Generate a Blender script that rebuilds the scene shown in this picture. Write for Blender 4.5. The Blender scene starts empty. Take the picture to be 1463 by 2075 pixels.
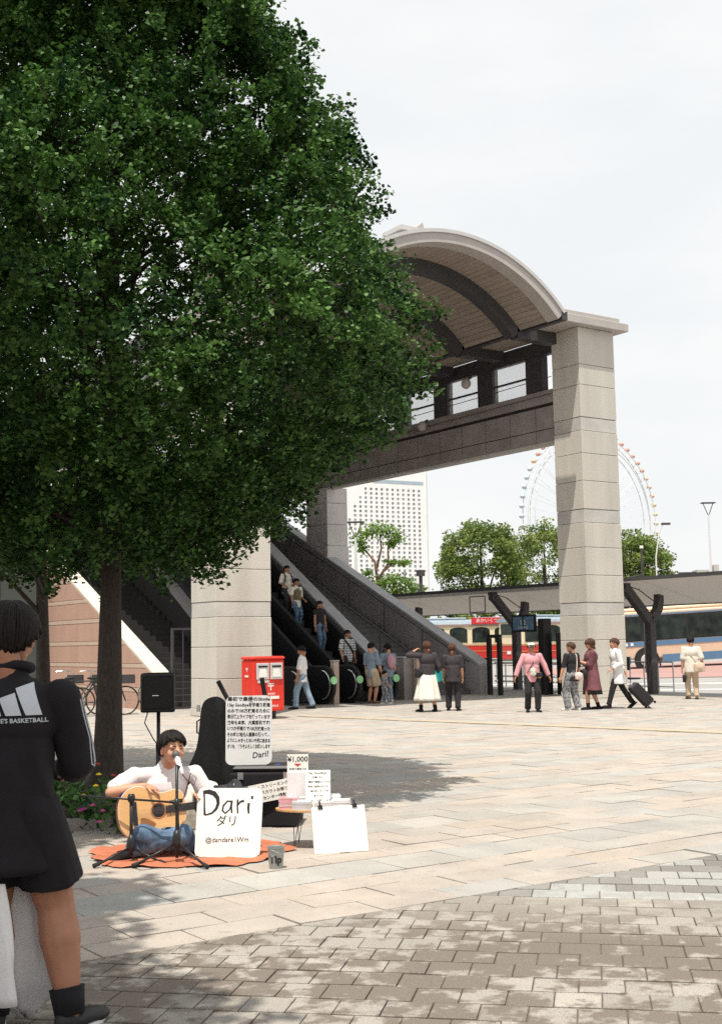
import bpy, bmesh, math, random
import numpy as np
from mathutils import Vector, Matrix, noise
from mathutils.bvhtree import BVHTree
rnd = random.Random(7)
R = math.radians
sc = bpy.context.scene
COL = sc.collection

# ------------------------------------------------------------------ camera
FOC = 2500.0
cam_d = bpy.data.cameras.new('camera'); cam = bpy.data.objects.new('camera', cam_d); COL.objects.link(cam)
cam_d.sensor_fit = 'VERTICAL'; cam_d.sensor_height = 36.0; cam_d.lens = 36.0 * FOC / 2075
cam_d.clip_start = 0.1; cam_d.clip_end = 6000
TH = math.atan(263 / FOC); RO = R(1.0)
fwd = Vector((.5664, .8241, 0)).normalized(); rgt = Vector((fwd.y, -fwd.x, 0)); zup = Vector((0, 0, 1))
cf = fwd * math.cos(TH) + zup * math.sin(TH); cu0 = -fwd * math.sin(TH) + zup * math.cos(TH)
cr = rgt * math.cos(RO) - cu0 * math.sin(RO); cu = cu0 * math.cos(RO) + rgt * math.sin(RO)
mw = Matrix((cr, cu, -cf)).transposed().to_4x4(); mw.translation = (0, 0, 1.58)
cam.matrix_world = mw
sc.camera = cam
sc.render.resolution_x, sc.render.resolution_y = 721, 1024

# ------------------------------------------------------------------ sky and sun
SUN_H = Vector((.25, .23, -1.0))          # travel direction of the light
world = bpy.data.worlds.new('World'); sc.world = world; world.use_nodes = True
nt = world.node_tree; N = nt.nodes; L = nt.links; N.clear()
out = N.new('ShaderNodeOutputWorld')
sky = N.new('ShaderNodeTexSky'); sky.sky_type = 'NISHITA'; sky.sun_disc = False
sky.sun_elevation = R(71.2); sky.sun_rotation = R(227.4); sky.air_density = 1.2; sky.dust_density = 2.5
bg1 = N.new('ShaderNodeBackground'); bg1.inputs[1].default_value = 0.10; L.new(sky.outputs[0], bg1.inputs[0])
tc = N.new('ShaderNodeTexCoord'); mp = N.new('ShaderNodeMapping'); mp.inputs['Scale'].default_value = (1.0, 1.0, 3.2)
L.new(tc.outputs['Generated'], mp.inputs[0])
cn = N.new('ShaderNodeTexNoise'); cn.inputs['Scale'].default_value = 2.1; cn.inputs['Detail'].default_value = 6; cn.inputs['Roughness'].default_value = .55
L.new(mp.outputs[0], cn.inputs[0])
ramp = N.new('ShaderNodeValToRGB'); ramp.color_ramp.elements[0].position = .32; ramp.color_ramp.elements[1].position = .62
ramp.color_ramp.elements[0].color = (.89, .915, .92, 1); ramp.color_ramp.elements[1].color = (.96, .96, .945, 1)
L.new(cn.outputs[0], ramp.inputs[0])
bg2 = N.new('ShaderNodeBackground'); bg2.inputs[1].default_value = .96; L.new(ramp.outputs[0], bg2.inputs[0])
mr = N.new('ShaderNodeMapRange'); mr.inputs[1].default_value = .25; mr.inputs[2].default_value = .5; mr.inputs[3].default_value = .90; mr.inputs[4].default_value = .97
L.new(cn.outputs[0], mr.inputs[0])
mxs = N.new('ShaderNodeMixShader'); L.new(mr.outputs[0], mxs.inputs[0]); L.new(bg1.outputs[0], mxs.inputs[1]); L.new(bg2.outputs[0], mxs.inputs[2])
L.new(mxs.outputs[0], out.inputs[0])
sun_d = bpy.data.lights.new('sun', 'SUN'); sun_d.energy = 5.0; sun_d.angle = R(.5); sun_d.color = (1, .94, .84)
sun = bpy.data.objects.new('sun', sun_d); COL.objects.link(sun); sun.location = (0, 0, 30)
sun.rotation_euler = SUN_H.to_track_quat('-Z', 'Y').to_euler()
sc.view_settings.view_transform = 'Standard'; sc.view_settings.look = 'None'
sc.view_settings.exposure = 0.14; sc.view_settings.gamma = 1; sc.view_settings.use_curve_mapping = False
sc.render.engine = 'CYCLES'
sc.cycles.max_bounces = 6; sc.cycles.diffuse_bounces = 3; sc.cycles.glossy_bounces = 3; sc.cycles.transmission_bounces = 4
sc.cycles.transparent_max_bounces = 6; sc.cycles.use_denoising = False

# ------------------------------------------------------------------ materials
def mat(name, col, rough=.7, var=.12, scale=6, bump=.0, bscale=60, metal=0, spec=.4, streak=False, fine=0, stretch=None):
    m = bpy.data.materials.new(name); m.use_nodes = True
    nt = m.node_tree; N = nt.nodes; L = nt.links; b = N['Principled BSDF']
    b.inputs['Roughness'].default_value = rough; b.inputs['Metallic'].default_value = metal
    b.inputs['Specular IOR Level'].default_value = spec
    tc = N.new('ShaderNodeNewGeometry')
    mp = N.new('ShaderNodeMapping'); L.new(tc.outputs['Position'], mp.inputs[0])
    if stretch: mp.inputs['Scale'].default_value = stretch
    elif streak: mp.inputs['Scale'].default_value = (1, 1, .12)
    n1 = N.new('ShaderNodeTexNoise'); n1.inputs['Scale'].default_value = scale; n1.inputs['Detail'].default_value = 5
    L.new(mp.outputs[0], n1.inputs[0])
    mr = N.new('ShaderNodeMapRange'); mr.inputs[1].default_value = .3; mr.inputs[2].default_value = .7
    mr.inputs[3].default_value = 1 - var; mr.inputs[4].default_value = 1 + var; L.new(n1.outputs[0], mr.inputs[0])
    vm = N.new('ShaderNodeVectorMath'); vm.operation = 'SCALE'; vm.inputs[0].default_value = col[:3]
    L.new(mr.outputs[0], vm.inputs['Scale'])
    last = vm
    if fine:
        n2 = N.new('ShaderNodeTexNoise'); n2.inputs['Scale'].default_value = 140; n2.inputs['Detail'].default_value = 2
        L.new(tc.outputs['Position'], n2.inputs[0])
        m2 = N.new('ShaderNodeMapRange'); m2.inputs[1].default_value = .35; m2.inputs[2].default_value = .65
        m2.inputs[3].default_value = 1 - fine; m2.inputs[4].default_value = 1 + fine; L.new(n2.outputs[0], m2.inputs[0])
        v2 = N.new('ShaderNodeVectorMath'); v2.operation = 'SCALE'; L.new(vm.outputs[0], v2.inputs[0]); L.new(m2.outputs[0], v2.inputs['Scale'])
        last = v2
    L.new(last.outputs[0], b.inputs['Base Color'])
    if bump:
        n3 = N.new('ShaderNodeTexNoise'); n3.inputs['Scale'].default_value = bscale; n3.inputs['Detail'].default_value = 4
        L.new(tc.outputs['Position'], n3.inputs[0])
        bp = N.new('ShaderNodeBump'); bp.inputs['Strength'].default_value = bump; bp.inputs['Distance'].default_value = .02
        L.new(n3.outputs[0], bp.inputs['Height']); L.new(bp.outputs[0], b.inputs['Normal'])
    m['last'] = last.name
    return m

def leaf_mat(name, c1, c2, trans=.35):
    m = bpy.data.materials.new(name); m.use_nodes = True
    nt = m.node_tree; N = nt.nodes; L = nt.links; b = N['Principled BSDF']
    at = N.new('ShaderNodeAttribute'); at.attribute_name = 'tint'
    mx = N.new('ShaderNodeMix'); mx.data_type = 'RGBA'; mx.inputs[6].default_value = (*c1, 1); mx.inputs[7].default_value = (*c2, 1)
    L.new(at.outputs['Fac'], mx.inputs[0]); L.new(mx.outputs[2], b.inputs['Base Color'])
    b.inputs['Roughness'].default_value = .55; b.inputs['Specular IOR Level'].default_value = .28
    tr = N.new('ShaderNodeBsdfTranslucent'); L.new(mx.outputs[2], tr.inputs[0])
    ms = N.new('ShaderNodeMixShader'); ms.inputs[0].default_value = trans
    L.new(b.outputs[0], ms.inputs[1]); L.new(tr.outputs[0], ms.inputs[2]); L.new(ms.outputs[0], N['Material Output'].inputs[0])
    return m

def glass_mat(name, col, rough=.05, alpha=.6, metal=0.0):
    m = bpy.data.materials.new(name); m.use_nodes = True
    nt = m.node_tree; N = nt.nodes; L = nt.links; b = N['Principled BSDF']
    b.inputs['Base Color'].default_value = (*col, 1); b.inputs['Roughness'].default_value = rough
    b.inputs['Specular IOR Level'].default_value = .6
    t = N.new('ShaderNodeBsdfTransparent'); ms = N.new('ShaderNodeMixShader'); ms.inputs[0].default_value = alpha
    L.new(t.outputs[0], ms.inputs[1]); L.new(b.outputs[0], ms.inputs[2]); L.new(ms.outputs[0], N['Material Output'].inputs[0])
    return m

def frosted_mat():
    m = bpy.data.materials.new('frosted_roof_glass'); m.use_nodes = True
    nt = m.node_tree; N = nt.nodes; L = nt.links; b = N['Principled BSDF']
    b.inputs['Base Color'].default_value = (.34, .325, .31, 1); b.inputs['Roughness'].default_value = .6
    t = N.new('ShaderNodeBsdfTranslucent'); t.inputs[0].default_value = (.50, .475, .45, 1)
    ms = N.new('ShaderNodeMixShader'); ms.inputs[0].default_value = .35
    L.new(t.outputs[0], ms.inputs[1]); L.new(b.outputs[0], ms.inputs[2]); L.new(ms.outputs[0], N['Material Output'].inputs[0])
    return m

M = {}
M['concrete'] = mat('concrete', (.55, .52, .465), .85, .15, 1.3, .2, 40, streak=True, fine=.06)
M['concrete_band'] = mat('concrete_band', (.50, .485, .45), .85, .12, 1.6, .2, 40, fine=.05)
M['pier_grey'] = mat('pier_grey', (.62, .58, .56), .85, .08, 1.6, .2, 40, fine=.05)
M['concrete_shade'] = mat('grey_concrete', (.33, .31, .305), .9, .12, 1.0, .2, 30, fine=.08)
M['parapet_cap'] = mat('parapet_capstone', (.40, .40, .41), .8, .08, 2, .1, 40, fine=.06)
M['dark_stone'] = mat('dark_stone_panel', (.30, .265, .25), .8, .15, 2, .15, 40, fine=.08)
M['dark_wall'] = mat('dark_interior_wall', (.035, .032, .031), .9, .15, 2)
M['joint'] = mat('joint_dark', (.03, .028, .026), .9, .1, 5)
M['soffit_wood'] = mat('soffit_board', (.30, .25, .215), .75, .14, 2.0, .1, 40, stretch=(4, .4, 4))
M['steel_dark'] = mat('dark_steel', (.055, .052, .055), .55, .1, 5)
M['fascia'] = mat('roof_fascia', (.42, .39, .37), .6, .06, 3)
M['fascia_edge'] = mat('roof_edge_metal', (.55, .54, .53), .45, .05, 3, metal=.2)
M['cap_cream'] = mat('cream_capstone', (.62, .57, .48), .8, .05, 3)
M['pink_brick'] = mat('pink_brick_wall', (.45, .285, .22), .9, .10, 1.5, .2, 60, streak=True, fine=.1)
M['band_stone'] = mat('pale_band_stone', (.50, .38, .30), .9, .06, 3)
M['bark'] = mat('bark', (.055, .043, .035), .95, .35, 14, .8, 30, stretch=(5, 5, .8))
M['black'] = mat('black_fabric', (.009, .0075, .010), .9, .25, 12, .15, 200)
M['black_metal'] = mat('black_metal', (.015, .015, .016), .4, .1, 10)
M['rubber'] = mat('rubber', (.02, .02, .02), .85, .1, 10)
M['chrome'] = mat('bright_metal', (.6, .6, .6), .3, .05, 10, metal=.9)
M['white'] = mat('white_board', (.80, .78, .73), .6, .04, 6)
M['ink'] = mat('black_ink', (.02, .018, .02), .7, .1, 6)
M['redink'] = mat('red_ink', (.55, .05, .03), .6, .1, 6)
M['postred'] = mat('post_red', (.66, .035, .02), .4, .06, 5)
M['plaza_base'] = mat('joint_mortar', (.13, .105, .085), .95, .2, 5, fine=.15)
M['asphalt'] = mat('road_asphalt', (.30, .29, .28), .9, .08, 1, fine=.1)
M['pink_road'] = mat('pink_road', (.36, .22, .20), .9, .08, 1, fine=.1)
M['road_white'] = mat('road_paint', (.8, .8, .78), .7, .05, 3)
M['tactile'] = mat('tactile_yellow', (.42, .35, .25), .85, .1, 5, fine=.12)
M['rug'] = mat('orange_rug', (.46, .15, .08), .95, .18, 9, .3, 80)
M['denim'] = mat('denim', (.085, .14, .22), .9, .6, 14, .3, 120)
M['lightdenim'] = mat('light_denim', (.22, .30, .38), .9, .15, 9)
M['skin'] = mat('skin', (.52, .27, .17), .55, .07, 12, spec=.4)
M['skin_tan'] = mat('tanned_skin', (.36, .165, .10), .55, .07, 12, spec=.4)
M['hair'] = mat('black_hair', (.013, .010, .009), .6, .4, 40, .3, 160, spec=.2, stretch=(3, 3, .6))
M['hair_brown'] = mat('brown_hair', (.085, .036, .022), .55, .4, 40, .5, 160)
M['white_cloth'] = mat('white_cloth', (.72, .70, .70), .9, .05, 10, .1, 80)
M['spruce'] = mat('spruce_top', (.72, .42, .18), .35, .06, 3, stretch=(1, 1, 12))
M['mahogany'] = mat('mahogany_side', (.42, .09, .04), .35, .1, 5)
M['frosted'] = frosted_mat()
M['pane'] = glass_mat('window_glass', (.75, .82, .80), .05, .25)
M['busglass'] = mat('bus_window_glass', (.016, .024, .02), .25, .8, 2.2, spec=.25)
M['hotel'] = mat('hotel_white', (.80, .80, .79), .8, .03, .2)
M['hotel_glass'] = mat('hotel_window', (.34, .36, .39), .3, .45, .12)
M['wheel_white'] = mat('wheel_steel', (.62, .63, .64), .6, .03, 1)

# ------------------------------------------------------------------ mesh helpers
class MB:
    def __init__(s): s.v = []; s.f = []
    def add(s, vs, fs):
        o = len(s.v); s.v += [tuple(v) for v in vs]; s.f += [tuple(i + o for i in f) for f in fs]; return s
    def box(s, x0, y0, z0, x1, y1, z1, mtx=None):
        vs = [Vector(p) for p in ((x0, y0, z0), (x1, y0, z0), (x1, y1, z0), (x0, y1, z0), (x0, y0, z1), (x1, y0, z1), (x1, y1, z1), (x0, y1, z1))]
        if mtx is not None: vs = [mtx @ v for v in vs]
        return s.add(vs, [(0, 3, 2, 1), (4, 5, 6, 7), (0, 1, 5, 4), (1, 2, 6, 5), (2, 3, 7, 6), (3, 0, 4, 7)])
    def cbox(s, c, d, mtx=None):
        return s.box(c[0] - d[0] / 2, c[1] - d[1] / 2, c[2] - d[2] / 2, c[0] + d[0] / 2, c[1] + d[1] / 2, c[2] + d[2] / 2, mtx)
    def bbox(s, x0, y0, z0, x1, y1, z1, b=.01, mtx=None):      # box with bevelled vertical and top edges
        prof = [(x0 + b, y0), (x1 - b, y0), (x1, y0 + b), (x1, y1 - b), (x1 - b, y1), (x0 + b, y1), (x0, y1 - b), (x0, y0 + b)]
        cx, cy = (x0 + x1) / 2, (y0 + y1) / 2
        def ring(z, k): return [Vector((cx + (p[0] - cx) * (1 - 2 * k / (x1 - x0)), cy + (p[1] - cy) * (1 - 2 * k / (y1 - y0)), z)) for p in prof]
        vs = ring(z0, b) + ring(z0 + b, 0) + ring(z1 - b, 0) + ring(z1, b)
        if mtx is not None: vs = [mtx @ v for v in vs]
        fs = [tuple(reversed(range(8))), tuple(range(24, 32))]
        for r in range(3):
            for i in range(8): fs.append((r * 8 + i, r * 8 + (i + 1) % 8, r * 8 + 8 + (i + 1) % 8, r * 8 + 8 + i))
        return s.add(vs, fs)
    def prism(s, poly, a, b, axis='y', mtx=None):     # poly 2D points extruded along axis from a to b
        def P(p, t): return {'y': (p[0], t, p[1]), 'x': (t, p[0], p[1]), 'z': (p[0], p[1], t)}[axis]
        n = len(poly); vs = [Vector(P(p, a)) for p in poly] + [Vector(P(p, b)) for p in poly]
        if mtx is not None: vs = [mtx @ v for v in vs]
        fs = [tuple(range(n)), tuple(reversed(range(n, 2 * n)))] + [(i, i + n, (i + 1) % n + n, (i + 1) % n) for i in range(n)]
        return s.add(vs, fs)
    def tube(s, pts, rads, seg=8, cap=True, flat=1.0):
        pts = [Vector(p) for p in pts]; n = len(pts)
        if not hasattr(rads, '__len__'): rads = [rads] * n
        t0 = (pts[1] - pts[0]).normalized(); ref = Vector((0, 0, 1)) if abs(t0.z) < .9 else Vector((1, 0, 0))
        a = t0.cross(ref).normalized(); rings = []
        for i in range(n):
            t = (pts[min(i + 1, n - 1)] - pts[max(i - 1, 0)]).normalized()
            a = (a - t * a.dot(t)).normalized(); b = t.cross(a)
            rings.append([pts[i] + (a * math.cos(2 * math.pi * k / seg) + b * math.sin(2 * math.pi * k / seg) * flat) * rads[i] for k in range(seg)])
        vs = [v for r in rings for v in r]; fs = []
        for i in range(n - 1):
            for k in range(seg):
                fs.append((i * seg + k, i * seg + (k + 1) % seg, (i + 1) * seg + (k + 1) % seg, (i + 1) * seg + k))
        if cap: fs += [tuple(reversed(range(seg))), tuple(range((n - 1) * seg, n * seg))]
        return s.add(vs, fs)
    def lathe(s, prof, c=(0, 0, 0), seg=20, mtx=None):
        vs = []; c = Vector(c)
        for r, z in prof:
            for k in range(seg):
                a = 2 * math.pi * k / seg; v = Vector((r * math.cos(a), r * math.sin(a), z))
                vs.append((mtx @ v if mtx is not None else v) + c)
        fs = [(i * seg + k, i * seg + (k + 1) % seg, (i + 1) * seg + (k + 1) % seg, (i + 1) * seg + k) for i in range(len(prof) - 1) for k in range(seg)]
        fs += [tuple(reversed(range(seg))), tuple(range((len(prof) - 1) * seg, len(prof) * seg))]
        return s.add(vs, fs)
    def ell(s, c, r, rot=None, seg=16, rings=10):
        c = Vector(c); vs = []; fs = []
        for i in range(1, rings):
            p = math.pi * i / rings
            for k in range(seg):
                a = 2 * math.pi * k / seg
                v = Vector((r[0] * math.sin(p) * math.cos(a), r[1] * math.sin(p) * math.sin(a), r[2] * math.cos(p)))
                vs.append(c + (rot @ v if rot is not None else v))
        t = Vector((0, 0, r[2])); t = rot @ t if rot is not None else t
        vs += [c + t, c - t]; nT = (rings - 1) * seg
        for i in range(rings - 2):
            for k in range(seg): fs.append((i * seg + k, (i + 1) * seg + k, (i + 1) * seg + (k + 1) % seg, i * seg + (k + 1) % seg))
        for k in range(seg):
            fs.append((nT, k, (k + 1) % seg)); fs.append((nT + 1, (rings - 2) * seg + (k + 1) % seg, (rings - 2) * seg + k))
        return s.add(vs, fs)
    def limb(s, p0, r0, p1, r1, seg=12):
        p0 = Vector(p0); p1 = Vector(p1)
        s.ell(p0, (r0,) * 3, seg=seg, rings=8); s.ell(p1, (r1,) * 3, seg=seg, rings=8)
        return s.tube([p0, p1], [r0, r1], seg)
    def mesh(s, name, off=None):
        me = bpy.data.meshes.new(name)
        v = s.v if off is None else [(a - off[0], b - off[1], c - off[2]) for a, b, c in s.v]
        me.from_pydata(v, [], s.f); me.validate(); me.update(); return me
    def build(s, name, m, parent=None, world=False, smooth=False):
        off = parent.location if (world and parent is not None) else None
        return link(name, s.mesh(name, off), m, parent, smooth)

def fixn(me):
    b = bmesh.new(); b.from_mesh(me); bmesh.ops.recalc_face_normals(b, faces=b.faces); b.to_mesh(me); b.free()
def link(name, me, m, parent=None, smooth=False):
    o = bpy.data.objects.new(name, me); COL.objects.link(o)
    if m is not None and len(me.materials) == 0: me.materials.append(m)
    if smooth:
        fixn(me)
        me.polygons.foreach_set('use_smooth', [True] * len(me.polygons))
    if parent is not None: o.parent = parent
    return o
def tag(o, label=None, cat=None, group=None, kind=None):
    if label: o['label'] = label
    if cat: o['category'] = cat
    if group: o['group'] = group
    if kind: o['kind'] = kind
    return o
def thing(name, label, cat, loc=(0, 0, 0), rz=0, group=None):
    o = bpy.data.objects.new(name, None); COL.objects.link(o); o.location = loc; o.rotation_euler = (0, 0, rz)
    o.empty_display_size = .2
    return tag(o, label, cat, group)
def copy_tree(o, parent=None, seen=None):
    c = o.copy(); COL.objects.link(c); c.parent = parent
    for ch in list(kids.get(o.name, [])):
        copy_tree(ch, c)
    return c
kids = {}
def note_kids(o):
    kids.clear()
    for x in COL.objects:
        if x.parent is not None: kids.setdefault(x.parent.name, []).append(x)

tmp_scene = bpy.data.scenes.new('tmp')
def tmp_dg():
    with bpy.context.temp_override(scene=tmp_scene, view_layer=tmp_scene.view_layers[0]):
        dg = bpy.context.evaluated_depsgraph_get(); dg.update()
    return dg
def remesh(mb, voxel, smooth=2, folds=0, ff=7.0, seed=0.0, stretch=(1, 1, .45)):
    me = mb.mesh('r') if isinstance(mb, MB) else mb
    o = bpy.data.objects.new('r', me); tmp_scene.collection.objects.link(o)
    md = o.modifiers.new('r', 'REMESH'); md.mode = 'VOXEL'; md.voxel_size = voxel; md.use_smooth_shade = True
    if smooth:
        s = o.modifiers.new('s', 'SMOOTH'); s.iterations = smooth; s.factor = .5
    dg = tmp_dg()
    res = bpy.data.meshes.new_from_object(o.evaluated_get(dg))
    bpy.data.objects.remove(o); bpy.data.meshes.remove(me)
    if folds:
        n = len(res.vertices); co = np.empty(n * 3, np.float32); res.vertices.foreach_get('co', co); co = co.reshape(-1, 3)
        no = np.empty(n * 3, np.float32); res.vertices.foreach_get('normal', no); no = no.reshape(-1, 3)
        d = np.array([noise.noise(Vector((c[0] * ff * stretch[0] + seed, c[1] * ff * stretch[1] + seed, (c[2] + .35 * c[0]) * ff * stretch[2] + seed))) for c in co])
        d = (1 - 2 * np.abs(d)) * folds - folds * .35
        co += no * d[:, None]; res.vertices.foreach_set('co', co.ravel()); res.update()
    res.polygons.foreach_set('use_smooth', [True] * len(res.polygons))
    return res
def mesh_to_mb(me, mb):
    return mb.add([v.co.copy() for v in me.vertices], [tuple(p.vertices) for p in me.polygons])

def text_mesh(s, size, ext=.0004, align='CENTER', spacing=1.0, bold=0.0, shear=0):
    cu_ = bpy.data.curves.new('t', 'FONT'); cu_.body = s; cu_.size = size; cu_.extrude = ext; cu_.align_x = align; cu_.align_y = 'CENTER'
    cu_.space_character = spacing; cu_.offset = bold; cu_.resolution_u = 2; cu_.shear = shear
    o = bpy.data.objects.new('t', cu_); tmp_scene.collection.objects.link(o)
    dg = tmp_dg()
    me = bpy.data.meshes.new_from_object(o.evaluated_get(dg)); bpy.data.objects.remove(o)
    me.materials.clear()
    return me
def text(name, s, size, m, parent, mtx, **k):
    me = text_mesh(s, size, **k); me.transform(mtx)
    return link(name, me, m, parent)
def stroke(mb, pts, w, mtx, z=.0012):
    pts = [Vector((p[0], p[1], 0)) for p in pts]; n = len(pts)
    if not hasattr(w, '__len__'): w = [w] * n
    vs = []; fs = []
    for i in range(n):
        t = (pts[min(i + 1, n - 1)] - pts[max(i - 1, 0)]).normalized(); b = Vector((-t.y, t.x, 0))
        for sgn in (-1, 1):
            for zz in (0, z): vs.append(mtx @ (pts[i] + b * sgn * w[i] / 2 + Vector((0, 0, zz))))
    for i in range(n - 1):
        a = i * 4; b = a + 4
        fs += [(a + 1, b + 1, b + 3, a + 3), (a, a + 1, b + 1, b), (a + 2, b + 2, b + 3, a + 3)]
    fs += [(0, 1, 3, 2), ((n - 1) * 4, (n - 1) * 4 + 1, (n - 1) * 4 + 3, (n - 1) * 4 + 2)]
    mb.add(vs, fs)
def arc(cx, cy, r, a0, a1, n=10, ry=None):
    ry = ry or r
    return [(cx + r * math.cos(R(a0 + (a1 - a0) * i / n)), cy + ry * math.sin(R(a0 + (a1 - a0) * i / n))) for i in range(n + 1)]
def frame(o, xdir, ydir):     # matrix with given origin, x axis, y axis
    x = Vector(xdir).normalized(); y = Vector(ydir); y = (y - x * y.dot(x)).normalized(); z = x.cross(y)
    m = Matrix((x, y, z)).transposed().to_4x4(); m.translation = Vector(o); return m

# ------------------------------------------------------------------ ground
g = MB(); g.add([(-600, -400, -.07), (1500, -400, -.07), (1500, 1700, -.07), (-600, 1700, -.07)], [(0, 1, 2, 3)])
ground = g.build('ground', mat('far_ground', (.24, .235, .22), .95, .1, .05)); tag(ground, kind='structure')
g = MB(); g.add([(-12, -4, -.012), (25.9, -4, -.012), (25.9, 46, -.012), (-12, 46, -.012)], [(0, 1, 2, 3)])
plaza = g.build('plaza', M['plaza_base']); tag(plaza, kind='structure')
g = MB(); g.add([(25.9, -60, -.05), (200, -60, -.05), (200, 220, -.05), (25.9, 220, -.05)], [(0, 1, 2, 3)])
road = g.build('road', M['asphalt']); tag(road, kind='structure')
g = MB(); g.box(25.7, -20, -.06, 25.9, 60, .012)
tag(g.build('kerb', M['concrete_band']), kind='structure')
# pink ramp the bus stands on
def campt(x, y, z):  # camera-frame ground helper in metres: right, forward
    return Vector((rgt.x * x + fwd.x * y, rgt.y * x + fwd.y * y, z))
g = MB()
pts = [campt(8.5, 50, -.03), campt(40, 52, -.03), campt(40, 72, 1.2), campt(8.5, 72, -.01)]
pts2 = [campt(8.5, 49, -.03), campt(60, 49, -.03), campt(60, 58.0, .55), campt(19.0, 58.2, .22), campt(8.5, 58.2, -.03)]
g.add(pts2 + [campt(8.5, 66, -.03), campt(19, 66, .22), campt(60, 66, .9)], [(0, 1, 2, 3, 4), (4, 3, 6, 5), (3, 2, 7, 6)])
tag(g.build('bus_bay', M['pink_road']), kind='structure')
g = MB()
for (a, b, w) in [((8.3, 43.0), (30, 40.6), .25), ((8.3, 37.9), (30, 36.4), .22), ((13.2, 45.3), (30, 44.4), .2), ((3.5, 45), (10, 43), .3), ((4.4, 39.5), (9, 38.8), .35)]:
    p = campt(a[0], a[1], -.044); q = campt(b[0], b[1], -.044); p2 = campt(a[0], a[1] + w * 2, -.044); q2 = campt(b[0], b[1] + w * 2, -.044)
    g.add([p, q, q2, p2], [(0, 1, 2, 3)])
tag(g.build('road_marking', M['road_white']), kind='structure')

# paving: granite slabs in rows, parts of the plaza
def slab_mat(name, far):
    m = mat(name, (1, 1, 1), .85, .10, 2.2, .25, 130, fine=.13)
    nt = m.node_tree; N_ = nt.nodes; L_ = nt.links; b = N_['Principled BSDF']
    src = N_[m['last']]
    if far:
        a = N_.new('ShaderNodeAttribute'); a.attribute_name = 'tint'; col = a.outputs['Color']
    else:
        a = N_.new('ShaderNodeObjectInfo'); col = a.outputs['Color']
    mu = N_.new('ShaderNodeVectorMath'); mu.operation = 'MULTIPLY'; L_.new(src.outputs[0], mu.inputs[0]); L_.new(col, mu.inputs[1])
    # worn stains with a shape of their own
    geo = N_.new('ShaderNodeNewGeometry'); n = N_.new('ShaderNodeTexNoise'); n.inputs['Scale'].default_value = .9; n.inputs['Detail'].default_value = 8; n.inputs['Roughness'].default_value = .7
    L_.new(geo.outputs['Position'], n.inputs[0])
    mr_ = N_.new('ShaderNodeMapRange'); mr_.inputs[1].default_value = .55; mr_.inputs[2].default_value = .75; mr_.inputs[3].default_value = 1; mr_.inputs[4].default_value = .82
    L_.new(n.outputs[0], mr_.inputs[0])
    v = N_.new('ShaderNodeVectorMath'); v.operation = 'SCALE'; L_.new(mu.outputs[0], v.inputs[0]); L_.new(mr_.outputs[0], v.inputs['Scale'])
    # small dropped spots and scuffs
    n4 = N_.new('ShaderNodeTexNoise'); n4.inputs['Scale'].default_value = 11; n4.inputs['Detail'].default_value = 3; L_.new(geo.outputs['Position'], n4.inputs[0])
    m4 = N_.new('ShaderNodeMapRange'); m4.inputs[1].default_value = .62; m4.inputs[2].default_value = .72; m4.inputs[3].default_value = 1; m4.inputs[4].default_value = .80; L_.new(n4.outputs[0], m4.inputs[0])
    v4 = N_.new('ShaderNodeVectorMath'); v4.operation = 'SCALE'; L_.new(v.outputs[0], v4.inputs[0]); L_.new(m4.outputs[0], v4.inputs['Scale'])
    L_.new(v4.outputs[0], b.inputs['Base Color'])
    return m
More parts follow.
